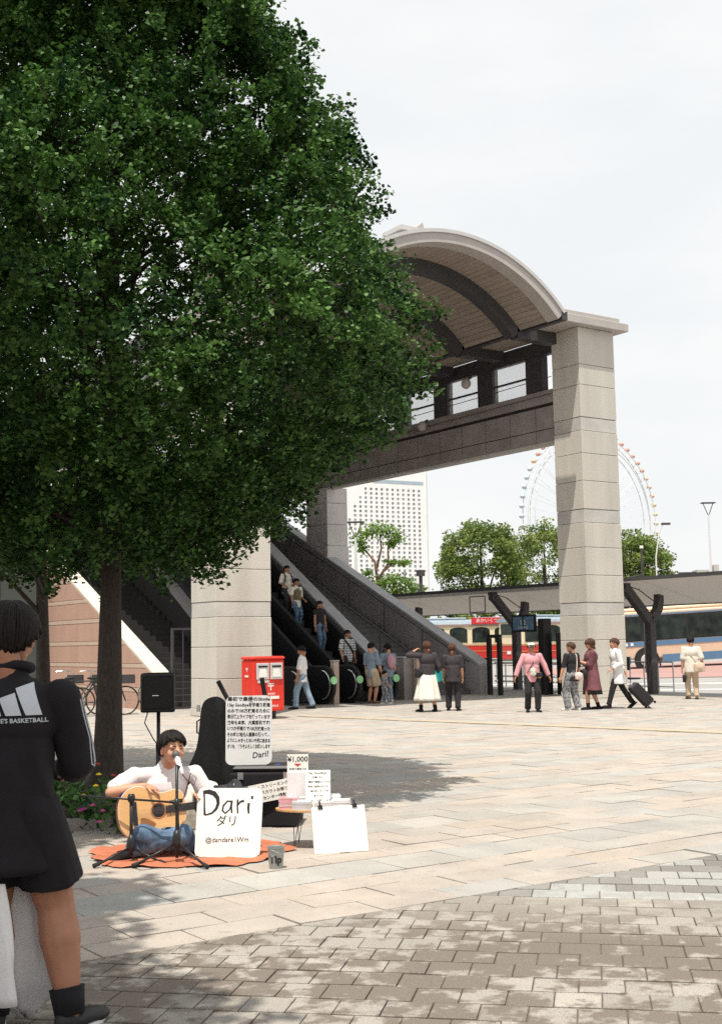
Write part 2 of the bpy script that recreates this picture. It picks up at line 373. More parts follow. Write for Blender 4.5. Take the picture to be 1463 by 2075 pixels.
def brick_mat(name):
    m = bpy.data.materials.new(name); m.use_nodes = True
    nt = m.node_tree; N_ = nt.nodes; L_ = nt.links; b = N_['Principled BSDF']; b.inputs['Roughness'].default_value = .85
    oi = N_.new('ShaderNodeObjectInfo'); at = N_.new('ShaderNodeAttribute'); at.attribute_name = 'tint'
    ad = N_.new('ShaderNodeVectorMath'); ad.operation = 'MULTIPLY'; L_.new(oi.outputs['Color'], ad.inputs[0]); L_.new(at.outputs['Color'], ad.inputs[1])
    geo = N_.new('ShaderNodeNewGeometry')
    n = N_.new('ShaderNodeTexNoise'); n.inputs['Scale'].default_value = 1.15; n.inputs['Detail'].default_value = 3; n.inputs['Roughness'].default_value = .5
    L_.new(geo.outputs['Position'], n.inputs[0])
    n2 = N_.new('ShaderNodeTexNoise'); n2.inputs['Scale'].default_value = 6.0; n2.inputs['Detail'].default_value = 3; n2.inputs['Roughness'].default_value = .6
    L_.new(geo.outputs['Position'], n2.inputs[0])
    s = N_.new('ShaderNodeMath'); s.operation = 'MULTIPLY_ADD'; L_.new(n2.outputs[0], s.inputs[0]); s.inputs[1].default_value = 1.15
    L_.new(n.outputs[0], s.inputs[2])
    rp = N_.new('ShaderNodeMapRange'); rp.inputs[1].default_value = .97; rp.inputs[2].default_value = 1.10; L_.new(s.outputs[0], rp.inputs[0])
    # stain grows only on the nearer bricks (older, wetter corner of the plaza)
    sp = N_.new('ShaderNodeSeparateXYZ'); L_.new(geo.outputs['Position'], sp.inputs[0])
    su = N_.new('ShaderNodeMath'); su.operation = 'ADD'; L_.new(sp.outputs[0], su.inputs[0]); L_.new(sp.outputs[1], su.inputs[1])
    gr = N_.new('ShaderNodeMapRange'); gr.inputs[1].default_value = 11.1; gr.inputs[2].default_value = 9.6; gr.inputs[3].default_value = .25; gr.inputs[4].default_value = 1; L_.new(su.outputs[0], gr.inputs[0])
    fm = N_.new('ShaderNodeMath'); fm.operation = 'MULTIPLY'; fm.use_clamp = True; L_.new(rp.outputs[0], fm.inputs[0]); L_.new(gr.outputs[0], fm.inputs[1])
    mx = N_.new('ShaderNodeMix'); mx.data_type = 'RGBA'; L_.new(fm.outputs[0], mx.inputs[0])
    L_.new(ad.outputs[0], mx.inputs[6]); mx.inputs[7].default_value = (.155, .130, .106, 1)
    f = N_.new('ShaderNodeTexNoise'); f.inputs['Scale'].default_value = 150; f.inputs['Detail'].default_value = 2; L_.new(geo.outputs['Position'], f.inputs[0])
    fr = N_.new('ShaderNodeMapRange'); fr.inputs[1].default_value = .35; fr.inputs[2].default_value = .65; fr.inputs[3].default_value = .78; fr.inputs[4].default_value = 1.22; L_.new(f.outputs[0], fr.inputs[0])
    v = N_.new('ShaderNodeVectorMath'); v.operation = 'SCALE'; L_.new(mx.outputs[2], v.inputs[0]); L_.new(fr.outputs[0], v.inputs['Scale'])
    L_.new(v.outputs[0], b.inputs['Base Color'])
    bp = N_.new('ShaderNodeBump'); bp.inputs['Strength'].default_value = .3; bp.inputs['Distance'].default_value = .01; L_.new(f.outputs[0], bp.inputs['Height']); L_.new(bp.outputs[0], b.inputs['Normal'])
    return m
SM_near = slab_mat('granite_slab', False); SM_far = slab_mat('granite_slab_far', True); BM = brick_mat('paving_brick')

def project(P):
    d = Vector(P) - Vector((0, 0, 1.58)); w = d.dot(cf)
    if w < .1: return None
    return (731.5 + FOC * d.dot(cr) / w, 1037.5 - FOC * d.dot(cu) / w, w)
def clip_poly(poly, ymax):
    res = []
    for i in range(len(poly)):
        a = poly[i]; b = poly[(i + 1) % len(poly)]
        ia, ib = a[1] <= ymax, b[1] <= ymax
        if ia: res.append(a)
        if ia != ib:
            t = (ymax - a[1]) / (b[1] - a[1]); res.append((a[0] + (b[0] - a[0]) * t, ymax))
    return res
def paver(poly, top, tilt, bev=.004):     # 5-20 triangles: top, chamfer, sides
    n = len(poly); cx = sum(p[0] for p in poly) / n; cy = sum(p[1] for p in poly) / n
    def z(p): return top + tilt[0] * (p[0] - cx) + tilt[1] * (p[1] - cy)
    inn = []
    for p in poly:
        d = Vector((cx - p[0], cy - p[1])); l = max(d.length, 1e-4); d = d / l * min(bev * 1.6, l * .5); inn.append((p[0] + d.x, p[1] + d.y))
    vs = [(p[0], p[1], -.03) for p in poly] + [(p[0], p[1], z(p) - bev * .7) for p in poly] + [(p[0], p[1], z(p)) for p in inn]
    fs = [tuple(range(2 * n, 3 * n))]
    for i in range(n):
        j = (i + 1) % n
        fs += [(i, j, n + j, n + i), (n + i, n + j, 2 * n + j, 2 * n + i)]
    return vs, fs
def lay(pieces, name, near_mat, far_mat, limit=300):
    pieces.sort(key=lambda p: p[3])
    near = [p for p in pieces if p[3] < 1e5][:limit]; ids = set(id(p) for p in near); far = [p for p in pieces if id(p) not in ids]
    for poly, top, tilt, d, col in near:
        cx = sum(p[0] for p in poly) / len(poly); cy = sum(p[1] for p in poly) / len(poly)
        vs, fs = paver([(p[0] - cx, p[1] - cy) for p in poly], top, tilt)
        me = bpy.data.meshes.new(name); me.from_pydata(vs, [], fs); me.update()
        at = me.color_attributes.new('tint', 'FLOAT_COLOR', 'POINT'); at.data.foreach_set('color', [1.0] * 4 * len(vs))
        o = link(name, me, near_mat, plaza); o.location = (cx, cy, 0); o.color = (*col, 1)
    b = MB(); cols = []
    for poly, top, tilt, d, col in far:
        vs, fs = paver(poly, top, tilt); b.add(vs, fs); cols += [(*col, 1)] * len(vs)
    o = b.build(name + '_field', far_mat, plaza)
    at = o.data.color_attributes.new('tint', 'FLOAT_COLOR', 'POINT')
    at.data.foreach_set('color', np.array(cols, np.float32).ravel()); o.color = (1, 1, 1, 1)
    tag(o, kind='stuff')
def seen(cx, cy, mx=90):
    p = project((cx, cy, 0))
    if p is None: return None
    if -60 < p[0] < 1520 and 1250 < p[1] < 2140: return p[2]
    return None
slabs = []; y = 6.13; k = 0
pink = (.38, .337, .295); grey = (.352, .336, .308)
while y < 46:
    hrow = (.31, .34, .34, .50)[k % 4]; base = grey if k % 4 == 3 else pink
    x = -12 + (0.0 if k % 2 == 0 else .295) + 2.77 % .59
    while x < 25.9:
        x1 = min(x + .59, 25.69); gp = .0045
        if x1 - x > .05:
            cx, cy = (x + x1) / 2, y + hrow / 2
            d = seen(cx, cy); margin = project((cx, cy, 0))
            if margin is not None and -500 < margin[0] < 2000:
                t = rnd.gauss(0, .035); w = rnd.gauss(0, .006)
                b_ = grey if rnd.random() < .12 else base
                col = tuple(max(.05, c * (1 + t) + w * s_) for c, s_ in zip(b_, (1, .2, -.5)))
                g2 = gp + rnd.choice((0, 0, .001, .003))
                slabs.append(([(x + g2, y + g2 + .002), (x1 - gp, y + g2 + .002), (x1 - gp, y + hrow - gp - .002), (x + g2, y + hrow - gp - .002)], rnd.gauss(0, .0018), (rnd.gauss(0, .006), rnd.gauss(0, .006)), d if d else 1e6, col))
        x += .59
    y += hrow; k += 1
lay(slabs, 'paving_slab', SM_near, SM_far)
bricks = []
e1 = Vector((.70711, -.70711)); e2 = Vector((.70711, .70711)); BL, BW = .207, .1145
for r in range(-42, 22):
    c2 = 7.866 + .229 * r
    for q in range(-40, 60):
        c1 = -.641 + BL * (q + (.5 if r % 2 else 0))
        gp = .0032; gq_ = .0085
        P = [e1 * a + e2 * b for a, b in ((c1 + gp, c2 + gq_), (c1 + BL - gp, c2 + gq_), (c1 + BL - gp, c2 + .229 - gq_), (c1 + gp, c2 + .229 - gq_))]
        poly = clip_poly([(p.x, p.y) for p in P], 6.122)
        if len(poly) < 3: continue
        area = abs(sum(poly[i][0] * poly[(i + 1) % len(poly)][1] - poly[(i + 1) % len(poly)][0] * poly[i][1] for i in range(len(poly)))) / 2
        if area < .0008: continue
        cx = sum(p[0] for p in poly) / len(poly); cy = sum(p[1] for p in poly) / len(poly)
        if cx < -8 or cx > 12 or cy < -3: continue
        d = seen(cx, cy)
        m_ = project((cx, cy, 0))
        if m_ is None or not (-600 < m_[0] < 2100) or m_[1] > 2700: continue
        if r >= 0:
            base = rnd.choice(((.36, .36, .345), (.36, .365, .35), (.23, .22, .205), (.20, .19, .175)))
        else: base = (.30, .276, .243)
        t = 1 + rnd.gauss(0, .07)
        bricks.append((poly, rnd.gauss(0, .0015), (rnd.gauss(0, .006), rnd.gauss(0, .006)), d if d else 1e6, tuple(c * t for c in base)))
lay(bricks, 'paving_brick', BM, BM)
g = MB()
pp = [(14.04, 23.05), (14.9, 19.2), (15.6, 16.2), (16.2, 13.4), (16.9, 10)]
for (a, b) in zip(pp[:-1], pp[1:]):
    g.add([(a[0], a[1], .009), (a[0] + .36, a[1] + .08, .009), (b[0] + .36, b[1] + .08, .009), (b[0], b[1], .009)], [(0, 1, 2, 3)])
tag(g.build('tactile_strip', M['tactile']), kind='structure')

# ------------------------------------------------------------------ stone columns
ZR = [0, .17, .83, 1.52, 2.17, 2.51, 3.23, 3.97, 4.63, 4.99, 5.75, 6.49, 7.10, 7.47, 8.35, 8.91, 9.93]
def column(label, x0, y0, wx, wy, zs, name='stone_column', split=False, m=None, taper=.015):
    t = thing(name, label, 'column', (x0 + wx / 2, y0 + wy / 2, 0))
    core = MB(); core.box(-wx / 2 + .06, -wy / 2 + .06, zs[0], wx / 2 - .06, wy / 2 - .06, zs[-1]); core.build('core', M['joint'], t)
    for i, (a, b) in enumerate(zip(zs[:-1], zs[1:])):
        band = abs((b - a) - .35) < .035
        s = 1 - taper * (a / 10) * 2
        ins = .008 if band else (-.02 if i == 0 else 0)
        k = MB(); hx, hy = wx / 2 * s - ins, wy / 2 * s - ins
        mm = m or (M['concrete_band'] if band else M['concrete'])
        if (split and i in (1, 2, 3)) :
            k.bbox(-hx, -hy, a + .006, -hx * .1 - .003, hy, b - .006, .008); k.build('stone_block', mm, t)
            k = MB(); k.bbox(-hx * .1 + .003, -hy, a + .006, hx, hy, b - .006, .008)
        else:
            k.bbox(-hx, -hy, a + .006, hx, hy, b - .006, .008)
        k.build('stone_block', mm, t)
    return t
column('tall pale concrete column on the right in front of the ferris wheel', 23.28, 23.45, 1.38, 1.07, ZR)
column('pale concrete column beside the red post box, its top lost in the tree leaves', 12.62, 24.0, 1.40, 1.2, ZR)
column('short grey concrete pier standing on the stair wall beside the white hotel', 23.37, 36.1, .87, 1.4, [4.2, 4.95, 5.7, 6.45, 7.0], name='concrete_pier', m=M['pier_grey'])

# ------------------------------------------------------------------ vaulted roof
VC, VHS, VR = 18.70, 3.48, 4.75        # centre x, half span, radius
VZ = 11.52                              # crown height (top of shell)
def arcpt(rad, a): return (VC + rad * math.sin(a), VZ - VR + rad * math.cos(a))
AM = math.asin(VHS / VR)
YF, YB = 22.8, 44.0
vault = thing('vaulted_roof', 'barrel vaulted roof with brown boarded underside spanning between the two big columns', 'roof', (VC, YF, 9.9))
def arcshell(r0, r1, ya, yb, n=36, a0=-AM, a1=AM, mb=None):
    b = mb or MB(); vs = []; fs = []
    for i in range(n + 1):
        a = a0 + (a1 - a0) * i / n
        p0 = arcpt(r0, a); p1 = arcpt(r1, a)
        vs += [(p0[0], ya, p0[1]), (p1[0], ya, p1[1]), (p1[0], yb, p1[1]), (p0[0], yb, p0[1])]
    for i in range(n):
        o = i * 4
        for k in range(4): fs.append((o + k, o + (k + 1) % 4, o + 4 + (k + 1) % 4, o + 4 + k))
    fs += [(0, 1, 2, 3), (n * 4, n * 4 + 3, n * 4 + 2, n * 4 + 1)]
    return b.add(vs, fs)
arcshell(VR - .10, VR, YF + .06, YB).build('roof_sheet', M['fascia_edge'], vault, True)
arcshell(VR - .22, VR - .102, YF + .10, YB).build('roof_deck', M['joint'], vault, True)
arcshell(VR - .06, VR + .03, YF - .04, YF + .058).build('roof_edge', M['fascia_edge'], vault, True)
arcshell(VR - .30, VR - .062, YF, YF + .098).build('fascia', M['fascia'], vault, True)
arcshell(VR - .30, VR - .225, YF + .10, YF + .42).build('soffit_border', M['fascia'], vault, True)
b = MB(); nb = 46
for i in range(nb):
    a0 = -AM + 2 * AM * i / nb + .0012; a1 = -AM + 2 * AM * (i + 1) / nb - .0012
    arcshell(VR - .262, VR - .224, YF + .43, YB, 1, a0, a1, b)
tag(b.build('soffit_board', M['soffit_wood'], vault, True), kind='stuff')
for i, yr in enumerate([24.45 + 2.35 * k for k in range(8)]):
    arcshell(VR - .60, VR - .264, yr - .16, yr + .16, 30).build('rib', M['steel_dark'], vault, True)
    for sgn in (1, -1):
        xa = VC + sgn * (VHS - .28); xb = VC + sgn * 4.75
        q = MB(); q.box(min(xa, xb), yr - .16, 9.62, max(xa, xb), yr + .16, 9.90); q.build('rib_arm', M['steel_dark'], vault, True)
for sgn in (1, -1):
    xe = VC + sgn * VHS
    q = MB(); q.box(xe - .09, YF - .02, 9.80, xe + .09, YB, 10.02); q.build('eaves_gutter', M['steel_dark'], vault, True)
    q = MB(); q.box(min(xe + sgn * .1, xe + sgn * 1.28), YF + 1.6, 9.906, max(xe + sgn * .1, xe + sgn * 1.28), YB, 9.96); q.build('side_soffit', M['soffit_wood'], vault, True)
    q = MB(); q.box(min(xe + sgn * .092, xe + sgn * 1.3), YF + 1.5, 9.963, max(xe + sgn * .092, xe + sgn * 1.3), YB, 10.1); q.build('side_roof', M['fascia'], vault, True)
    xi = xe - sgn * .35
    q = MB(); q.box(min(xi, xe + sgn * .28), 24.25, 9.56, max(xi, xe + sgn * .28), YB, 9.60)
# column caps
for (xa, xb, lab) in ((22.55, 24.98, 'stone capping slab on top of the tall right column'), (12.35, 14.75, 'stone capping slab on the left column hidden by leaves')):
    t = thing('column_cap', lab, 'capstone', ((xa + xb) / 2, 24.1, 9.93))
    q = MB(); q.bbox(xa, 23.2, 9.935, xb, 24.9, 10.15, .01); q.build('lower_slab', M['fascia'], t, True)
    q = MB(); q.bbox(xa + .12, 23.32, 10.152, xb - .22, 24.8, 10.30, .01); q.build('upper_slab', M['fascia'], t, True)
t = thing('roof_fin', 'small triangular metal fin on the crown of the vaulted roof', 'roof vent', (17.9, YF + .5, VZ))
q = MB(); q.prism([(17.55, VZ - .1), (18.1, VZ - .1), (18.0, VZ + .28)], YF + .5, YF + .9); q.build('fin_plate', M['fascia'], t, True)
q = MB(); q.box(17.2, YF + .3, VZ - .08, 18.4, YF + 1.1, VZ + .03); q.build('base_plate', M['fascia_edge'], t, True)

# ------------------------------------------------------------------ footbridge walls along both sides
def bridge_wall(x, sgn, y0, y1, label):
    t = thing('footbridge_wall', label, 'footbridge', (x, y0, 7.0))
    th = .34
    xa, xb = (x, x + th) if sgn > 0 else (x - th, x)
    q = MB(); q.box(xa + .03, y0, 7.0, xb - .03, y1, 8.06); q.build('core', M['joint'], t, True)
    q = MB(); q.box(xa - .0, y0, 6.93, xb, y1, 6.998); q.build('soffit_slab', M['concrete_band'], t, True)
    face0, face1 = (xa - .01, xa + .028) if sgn > 0 else (xb - .028, xb + .01)
    yy = y0 + .02; ends = [25.33 + 1.09 * k for k in range(40)]
    prev = y0
    for e in ends:
        e = min(e, y1)
        if e <= prev: continue
        for (za, zb) in ((7.004, 7.335), (7.36, 7.98)):
            q = MB(); q.box(face0, prev + .018, za, face1, e - .018, zb); q.build('wall_panel', M['dark_stone'], t, True)
        prev = e
        if e >= y1: break
    q = MB(); q.box(xa - .05, y0, 8.07, xb + .02, y1, 8.43) if sgn > 0 else q.box(xa - .02, y0, 8.07, xb + .05, y1, 8.43); q.build('sill', M['dark_stone'], t, True)
    q = MB(); q.box(xa + .08, y0, 9.48, xa + .26, y1, 9.90); q.build('lintel', M['steel_dark'], t, True)
    yc = 25.42
    while yc < y1:
        q = MB(); q.box(xa + .06, yc - .34, 8.432, xa + .28, yc + .34, 9.478); q.build('window_pier', M['steel_dark'], t, True)
        wa, wb = yc + .342, min(yc + 2.13 - .342, y1)
        if wb - wa > .3:
            f = MB(); f.box(xa + .14, wa, 8.93, xa + .20, wb, 8.98); fo = f.build('window', M['steel_dark'], t, True)
            gq = MB(); gq.box(xa + .16, wa, 8.434, xa + .175, wb, 8.928).box(xa + .16, wa, 8.982, xa + .175, wb, 9.476)
            me = gq.mesh('pane', t.location); link('pane', me, M['pane'], fo)
        yc += 2.13
    return t
bridge_wall(23.4, 1, 24.56, 44, 'dark panelled footbridge wall with open windows running left from the right column')
bridge_wall(14.0, -1, 25.22, 44, 'dark footbridge wall behind the tree above the left stairs')
t = thing('bridge_deck', 'dark underside of the station deck above the escalators', 'bridge', (18.7, 44, 6.4))
q = MB(); q.box(13.2, 39.5, 6.5, 23.38, 50, 6.92); q.build('deck_slab', M['dark_wall'], t, True)
# security camera and speaker on the bridge wall
for (cy, cz, lab) in ((28.1, 9.2, 'small white security camera on the dark bridge pier'), (30.3, 8.25, 'small round speaker below the bridge windows')):
    t = thing('security_camera', lab, 'camera', (23.2, cy, cz))
    q = MB(); q.ell((23.2, cy, cz), (.14, .16, .16)); q.build('housing', M['concrete_band'], t, True, True)
    q = MB(); q.tube([(23.2, cy, cz + .1), (23.42, cy, cz + .22)], .03); q.build('bracket', M['steel_dark'], t, True)
for (za, zb, i) in ((8.75, 9.15, 0), (8.3, 8.55, 1)):
    q = MB(); q.tube([(23.25, 24.5, za - .02 * i), (23.25, 27, za - .05), (23.25, 31, za - .1), (23.3, 36, za + .1)], .012, 5)
    o = q.build('overhead_cable', M['steel_dark']); tag(o, ('upper' if i == 0 else 'lower') + ' thin cable strung in front of the bridge windows', 'cable')

# ------------------------------------------------------------------ stairs, escalators, parapets
def parapet(name, label, x, w, pts, cap_h=.0, body=None, cap=None, cat='wall', z0=0):
    t = thing(name, label, cat, (x + w / 2, pts[0][0], 0))
    poly = [(pts[0][0], z0)] + [(p[0], p[1] - .06) for p in pts] + [(pts[-1][0], z0)]
    q = MB(); q.prism(poly, x + .012, x + w - .012, 'x'); me = q.build('wall_body', body, t, True)
    c = MB(); pl = [(p[0], p[1] - .058) for p in pts] + [(p[0], p[1] + .01) for p in reversed(pts)]
    c.prism(pl, x - .01, x + w + .01, 'x'); c.build('coping', cap, t, True)
    return t
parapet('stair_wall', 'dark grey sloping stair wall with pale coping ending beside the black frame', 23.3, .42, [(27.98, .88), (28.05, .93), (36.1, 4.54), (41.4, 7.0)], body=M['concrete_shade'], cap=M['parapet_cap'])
parapet('escalator_wall', 'sloping grey coped wall between the right escalator and the stairs', 19.42, .38, [(28.1, 1.3), (28.3, 1.42), (37.6, 7.0)], body=M['dark_stone'], cap=M['parapet_cap'])
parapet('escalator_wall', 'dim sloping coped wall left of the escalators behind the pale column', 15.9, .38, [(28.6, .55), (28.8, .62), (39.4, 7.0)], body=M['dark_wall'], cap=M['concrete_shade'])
bw = parapet('brick_wall', 'pink brick stair wall with cream sloping coping behind the tree trunk', 13.0, .42, [(27.98, .84), (28.05, .93), (35.0, 4.17), (41.0, 6.9)], body=M['joint'], cap=M['cap_cream'])
# brick courses and pale bands on the wall face (facing -x), as parts
def ztop(yv): return .93 + (yv - 28.05) * .4662
bands = [.48, 1.08, 1.665, 2.27, 2.83, 3.42, 4.0, 4.6]
zz = .0
for i, bz in enumerate(bands):
    for (a, b_, m_, nm, pr) in ((zz, bz - .06, 'pink_brick', 'brick_panel', 0), (bz - .055, bz + .055, 'band_stone', 'stone_band', .004)):
        # polygon in (y,z) clipped by the slope
        def clip(za, zb):
            ya = 28.0; res = []
            yl_a = max(ya, 28.05 + (za - .85) / .4662); yl_b = max(ya, 28.05 + (zb - .85) / .4662)
            pts = [(yl_a, za), (41, za), (41, zb), (yl_b, zb)]
            if za < .85 < zb: pts = [(ya, za), (41, za), (41, zb), (yl_b, zb), (ya, .84)]
            return pts
        q = MB(); q.prism(clip(a + .003, b_ - .003), 12.985 - pr, 13.011, 'x'); q.build(nm, M[m_], bw, True)
    zz = bz + .06
# main steps between escalator wall and stair wall
st = thing('staircase', 'dim concrete staircase rising between the escalator wall and the right stair wall', 'stairs', (21.5, 28, 0))
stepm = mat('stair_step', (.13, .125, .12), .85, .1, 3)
for i in range(44):
    ya = 28.4 + i * .345; z = (i + 1) * .152
    if z > 6.6: break
    q = MB(); q.bbox(19.82, ya, z - .152 - (.1 if i else 0), 23.28, ya + .40, z, .006); q.build('step', stepm, st, True)
q = MB(); q.box(21.4, 28.9, 1.1, 21.46, 28.96, 1.12); 
for hx in (20.0, 21.5, 23.1):
    q = MB(); q.tube([(hx, 28.2, .95), (hx, 41, 6.6)], .022, 6)
    for k in range(7): q.tube([(hx, 28.4 + k * 2, .1 + k * .88), (hx, 28.4 + k * 2, 1.0 + k * .88)], .018, 6)
    q.build('handrail', M['steel_dark'], st, True)
st = thing('staircase', 'dark staircase behind the pink brick wall', 'stairs', (14.6, 28, 0))
for i in range(44):
    ya = 28.4 + i * .33; z = (i + 1) * .154
    if z > 6.6: break
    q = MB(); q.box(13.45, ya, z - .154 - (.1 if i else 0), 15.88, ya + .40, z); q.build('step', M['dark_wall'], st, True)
# low wall and posts
t = thing('low_wall', 'low dark wall at the foot of the stairs', 'wall', (20.2, 27, 0)); q = MB(); q.box(19.9, 27.05, 0, 20.2, 28.2, 1.12); q.build('wall_body', M['dark_stone'], t, True)
q = MB(); q.box(19.88, 27.03, 1.122, 20.22, 28.22, 1.16); q.build('coping', M['parapet_cap'], t, True)
for (px_, py_, lab) in ((20.12, 26.75, 'pale stone end post left of the woman in the white skirt'), (17.45, 26.75, 'pale stone end post between the two escalators')):
    t = thing('end_post', lab, 'post', (px_, py_, 0)); q = MB(); q.bbox(px_, py_, 0, px_ + .17, py_ + .16, 1.08, .01); q.build('shaft', M['band_stone'], t, True)
    q = MB(); q.bbox(px_ - .015, py_ - .015, 1.081, px_ + .185, py_ + .175, 1.12, .008); q.build('post_cap', M['parapet_cap'], t, True)
green = mat('green_sign', (.30, .62, .30), .5, .05, 5)
def escalator(xa, xb, label):
    t = thing('escalator', label, 'escalator', ((xa + xb) / 2, 27, 0))
    y0 = 27.3
    q = MB(); q.prism([(y0 - .9, 0), (y0 + .1, 0), (y0 + 11.5, 6.7), (y0 + 11.5, 6.3), (y0 + .8, -.03), (y0 - .9, -.03)], xa, xb, 'x'); q.build('truss', M['steel_dark'], t, True)
    for i in range(29):
        z = .05 + i * .222; yy = y0 + .15 + i * .37
        q = MB(); q.box(xa + .12, yy, z, xb - .12, yy + .38, z + .17); q.build('tread', M['steel_dark'], t, True)
    for sx in (xa, xb):
        x0, x1 = sx - .07, sx + .07
        prof = [(y0 - .45, .0), (y0 + .2, .0), (y0 + 11.4, 6.7), (y0 + 11.4, 7.5), (y0 + .2, .92)] + [(y0 - .45 + .42 * math.cos(a) , .5 + .42 * math.sin(a)) for a in [R(90 + 15 * k) for k in range(13)]]
        q = MB(); q.prism(prof, x0 + .02, x1 - .02, 'x'); q.build('balustrade', M['black_metal'], t, True)
        rail = [(sx, y0 + 11.4, 7.53), (sx, y0 + .2, .95)] + [(sx, y0 - .45 + .45 * math.cos(a), .5 + .45 * math.sin(a)) for a in [R(90 + 15 * k) for k in range(13)]] + [(sx, y0 - .1, .04)]
        q = MB(); q.tube(rail, .045, 8, flat=1.0); q.build('handrail', M['rubber'], t, True)
        for dx in (-.085, .085):
            q = MB(); q.tube([(sx + dx, y0 - .45 + .36 * math.cos(a), .5 + .36 * math.sin(a)) for a in [R(90 + 15 * k) for k in range(13)]], .018, 6)
            q.build('newel_trim', M['chrome'], t, True)
        q = MB(); q.lathe([(.10, -.01), (.10, .01)], (sx - .05, y0 - .93, .62), 14, Matrix.Rotation(R(90), 3, 'X')); q.build('direction_sign', green, t, True)
    return t
escalator(18.05, 19.2, 'right hand escalator carrying four people down beside the sloping wall')
escalator(16.35, 17.25, 'left hand escalator behind the man in jeans')
# station block behind
t = thing('station_building', 'dark station building mass behind the stairs and tree', 'building', (10, 46, 0))
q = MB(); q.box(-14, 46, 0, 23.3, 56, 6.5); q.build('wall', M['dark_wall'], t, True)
q = MB(); q.box(-14, 50, 6.93, 12.8, 56, 13.0); q.build('upper_wall', M['concrete_shade'], t, True)
q = MB(); q.box(-14.2, 49.8, 13.0, 13, 56, 13.4); q.build('roof', M['steel_dark'], t, True)
q = MB(); q.box(16.3, 45.9, .0, 22.0, 45.99, 6.0); q.build('portal', M['joint'], t, True)
t = thing('concrete_wall', 'grey green concrete wall far left behind the thin tree', 'wall', (8, 36.0, 0))
gw = mat('green_grey_concrete_shaded', (.075, .085, .08), .9, .15, 1.0)  # pale concrete darkened, the shade lying on it is put into the colour
for i in range(9):
    for j in range(3):
        q = MB(); q.bbox(3.05 + i * 1.1, 36.0, j * 2.0 + .01, 4.14 + i * 1.1, 36.4, j * 2.0 + 1.99, .015); q.build('wall_panel', gw, t, True)
# gate and clutter beside left column
t = thing('steel_gate', 'dark steel lattice gate left of the pale column', 'gate', (12.9, 28.5, 0))
q = MB()
for k in range(9): q.box(13.55 + k * .26, 28.02, .05, 13.57 + k * .26, 28.04, 1.95)
q.build('bars', M['steel_dark'], t, True)
q = MB(); q.box(13.5, 28.0, 1.95, 15.8, 28.06, 2.0).box(13.5, 28.0, .0, 15.8, 28.06, .05).box(13.5, 28.0, .05, 13.54, 28.06, 1.95).box(15.76, 28.0, .05, 15.8, 28.06, 1.95); q.build('gate_frame', M['steel_dark'], t, True)

# ------------------------------------------------------------------ bus shelter canopy
t = thing('bus_shelter_canopy', 'long low frosted canopy on dark steel edges behind the right column', 'canopy', (26, 20, 3.0))
def cz(x): return 3.13 - (x - 24.9) * .235
for k in range(14):
    ya = 12.0 + k * 2.8
    q = MB(); q.add([(24.95, ya + .02, cz(24.95)), (27.6, ya + .02, cz(27.6)), (27.6, ya + 2.78, cz(27.6)), (24.95, ya + 2.78, cz(24.95)),
                     (24.95, ya + .02, cz(24.95) + .025), (27.6, ya + .02, cz(27.6) + .025), (27.6, ya + 2.78, cz(27.6) + .025), (24.95, ya + 2.78, cz(24.95) + .025)],
                    [(0, 3, 2, 1), (4, 5, 6, 7), (0, 1, 5, 4), (1, 2, 6, 5), (2, 3, 7, 6), (3, 0, 4, 7)])
    q.build('roof_panel', M['frosted'], t, True)
q = MB(); q.box(24.86, 12, 3.09, 24.94, 51.2, 3.19); q.build('front_beam', M['steel_dark'], t, True)
q = MB(); q.box(27.61, 12, cz(27.6) - .03, 27.68, 51.2, cz(27.6) + .05); q.build('rear_beam', M['steel_dark'], t, True)
def ypost(y, lab):
    t = thing('shelter_post', lab, 'post', (26.0, y, 0), group='Y shaped posts of the bus shelter')
    q = MB(); q.bbox(25.89, y - .12, 0, 26.11, y + .12, 2.02, .02); q.build('shaft', M['steel_dark'], t, True)
    q = MB(); q.prism([(25.88, 1.95), (26.06, 2.1), (25.18, 2.98), (24.98, 2.98), (24.98, 2.82), (25.12, 2.72)], y - .1, y + .1); q.build('arm', M['steel_dark'], t, True)
    c = [(26.02, 1.97), (26.25, 2.1), (26.42, 2.3), (26.48, 2.55), (26.48, 2.72), (26.30, 2.76), (26.28, 2.55), (26.2, 2.35), (25.98, 2.16)]
    q = MB(); q.prism(c, y - .1, y + .1); q.build('arm', M['steel_dark'], t, True)
    q = MB(); q.tube([(26.4, y, 2.45), (25.6, y, 2.88), (25.15, y, 2.98)], .015, 6); q.build('tie_rod', M['steel_dark'], t, True)
    q = MB(); q.box(24.97, y - .12, 2.95, 25.16, y + .12, 3.05); q.build('bracket', M['steel_dark'], t, True)
for y_, lab in ((18.0, 'Y shaped shelter post beyond the right edge'), (23.8, 'dark Y shaped shelter post right of the tall column'), (29.35, 'dark Y shaped shelter post behind the man in the pink shirt'), (34.9, 'Y shaped shelter post half hidden by the stair wall')):
    ypost(y_, lab)
t = thing('hanging_frame', 'thin empty square frame hung under the canopy edge', 'frame', (25.3, 30.3, 2.5))
q = MB()
for a, b_ in (((25.3, 30.0, 2.95), (25.3, 30.0, 2.45)), ((25.3, 30.0, 2.45), (25.3, 30.75, 2.45)), ((25.3, 30.75, 2.45), (25.3, 30.75, 2.95)), ((25.3, 30.0, 2.95), (25.3, 30.75, 2.95))): q.tube([a, b_], .018, 5)
q.build('frame_bar', M['steel_dark'], t, True)
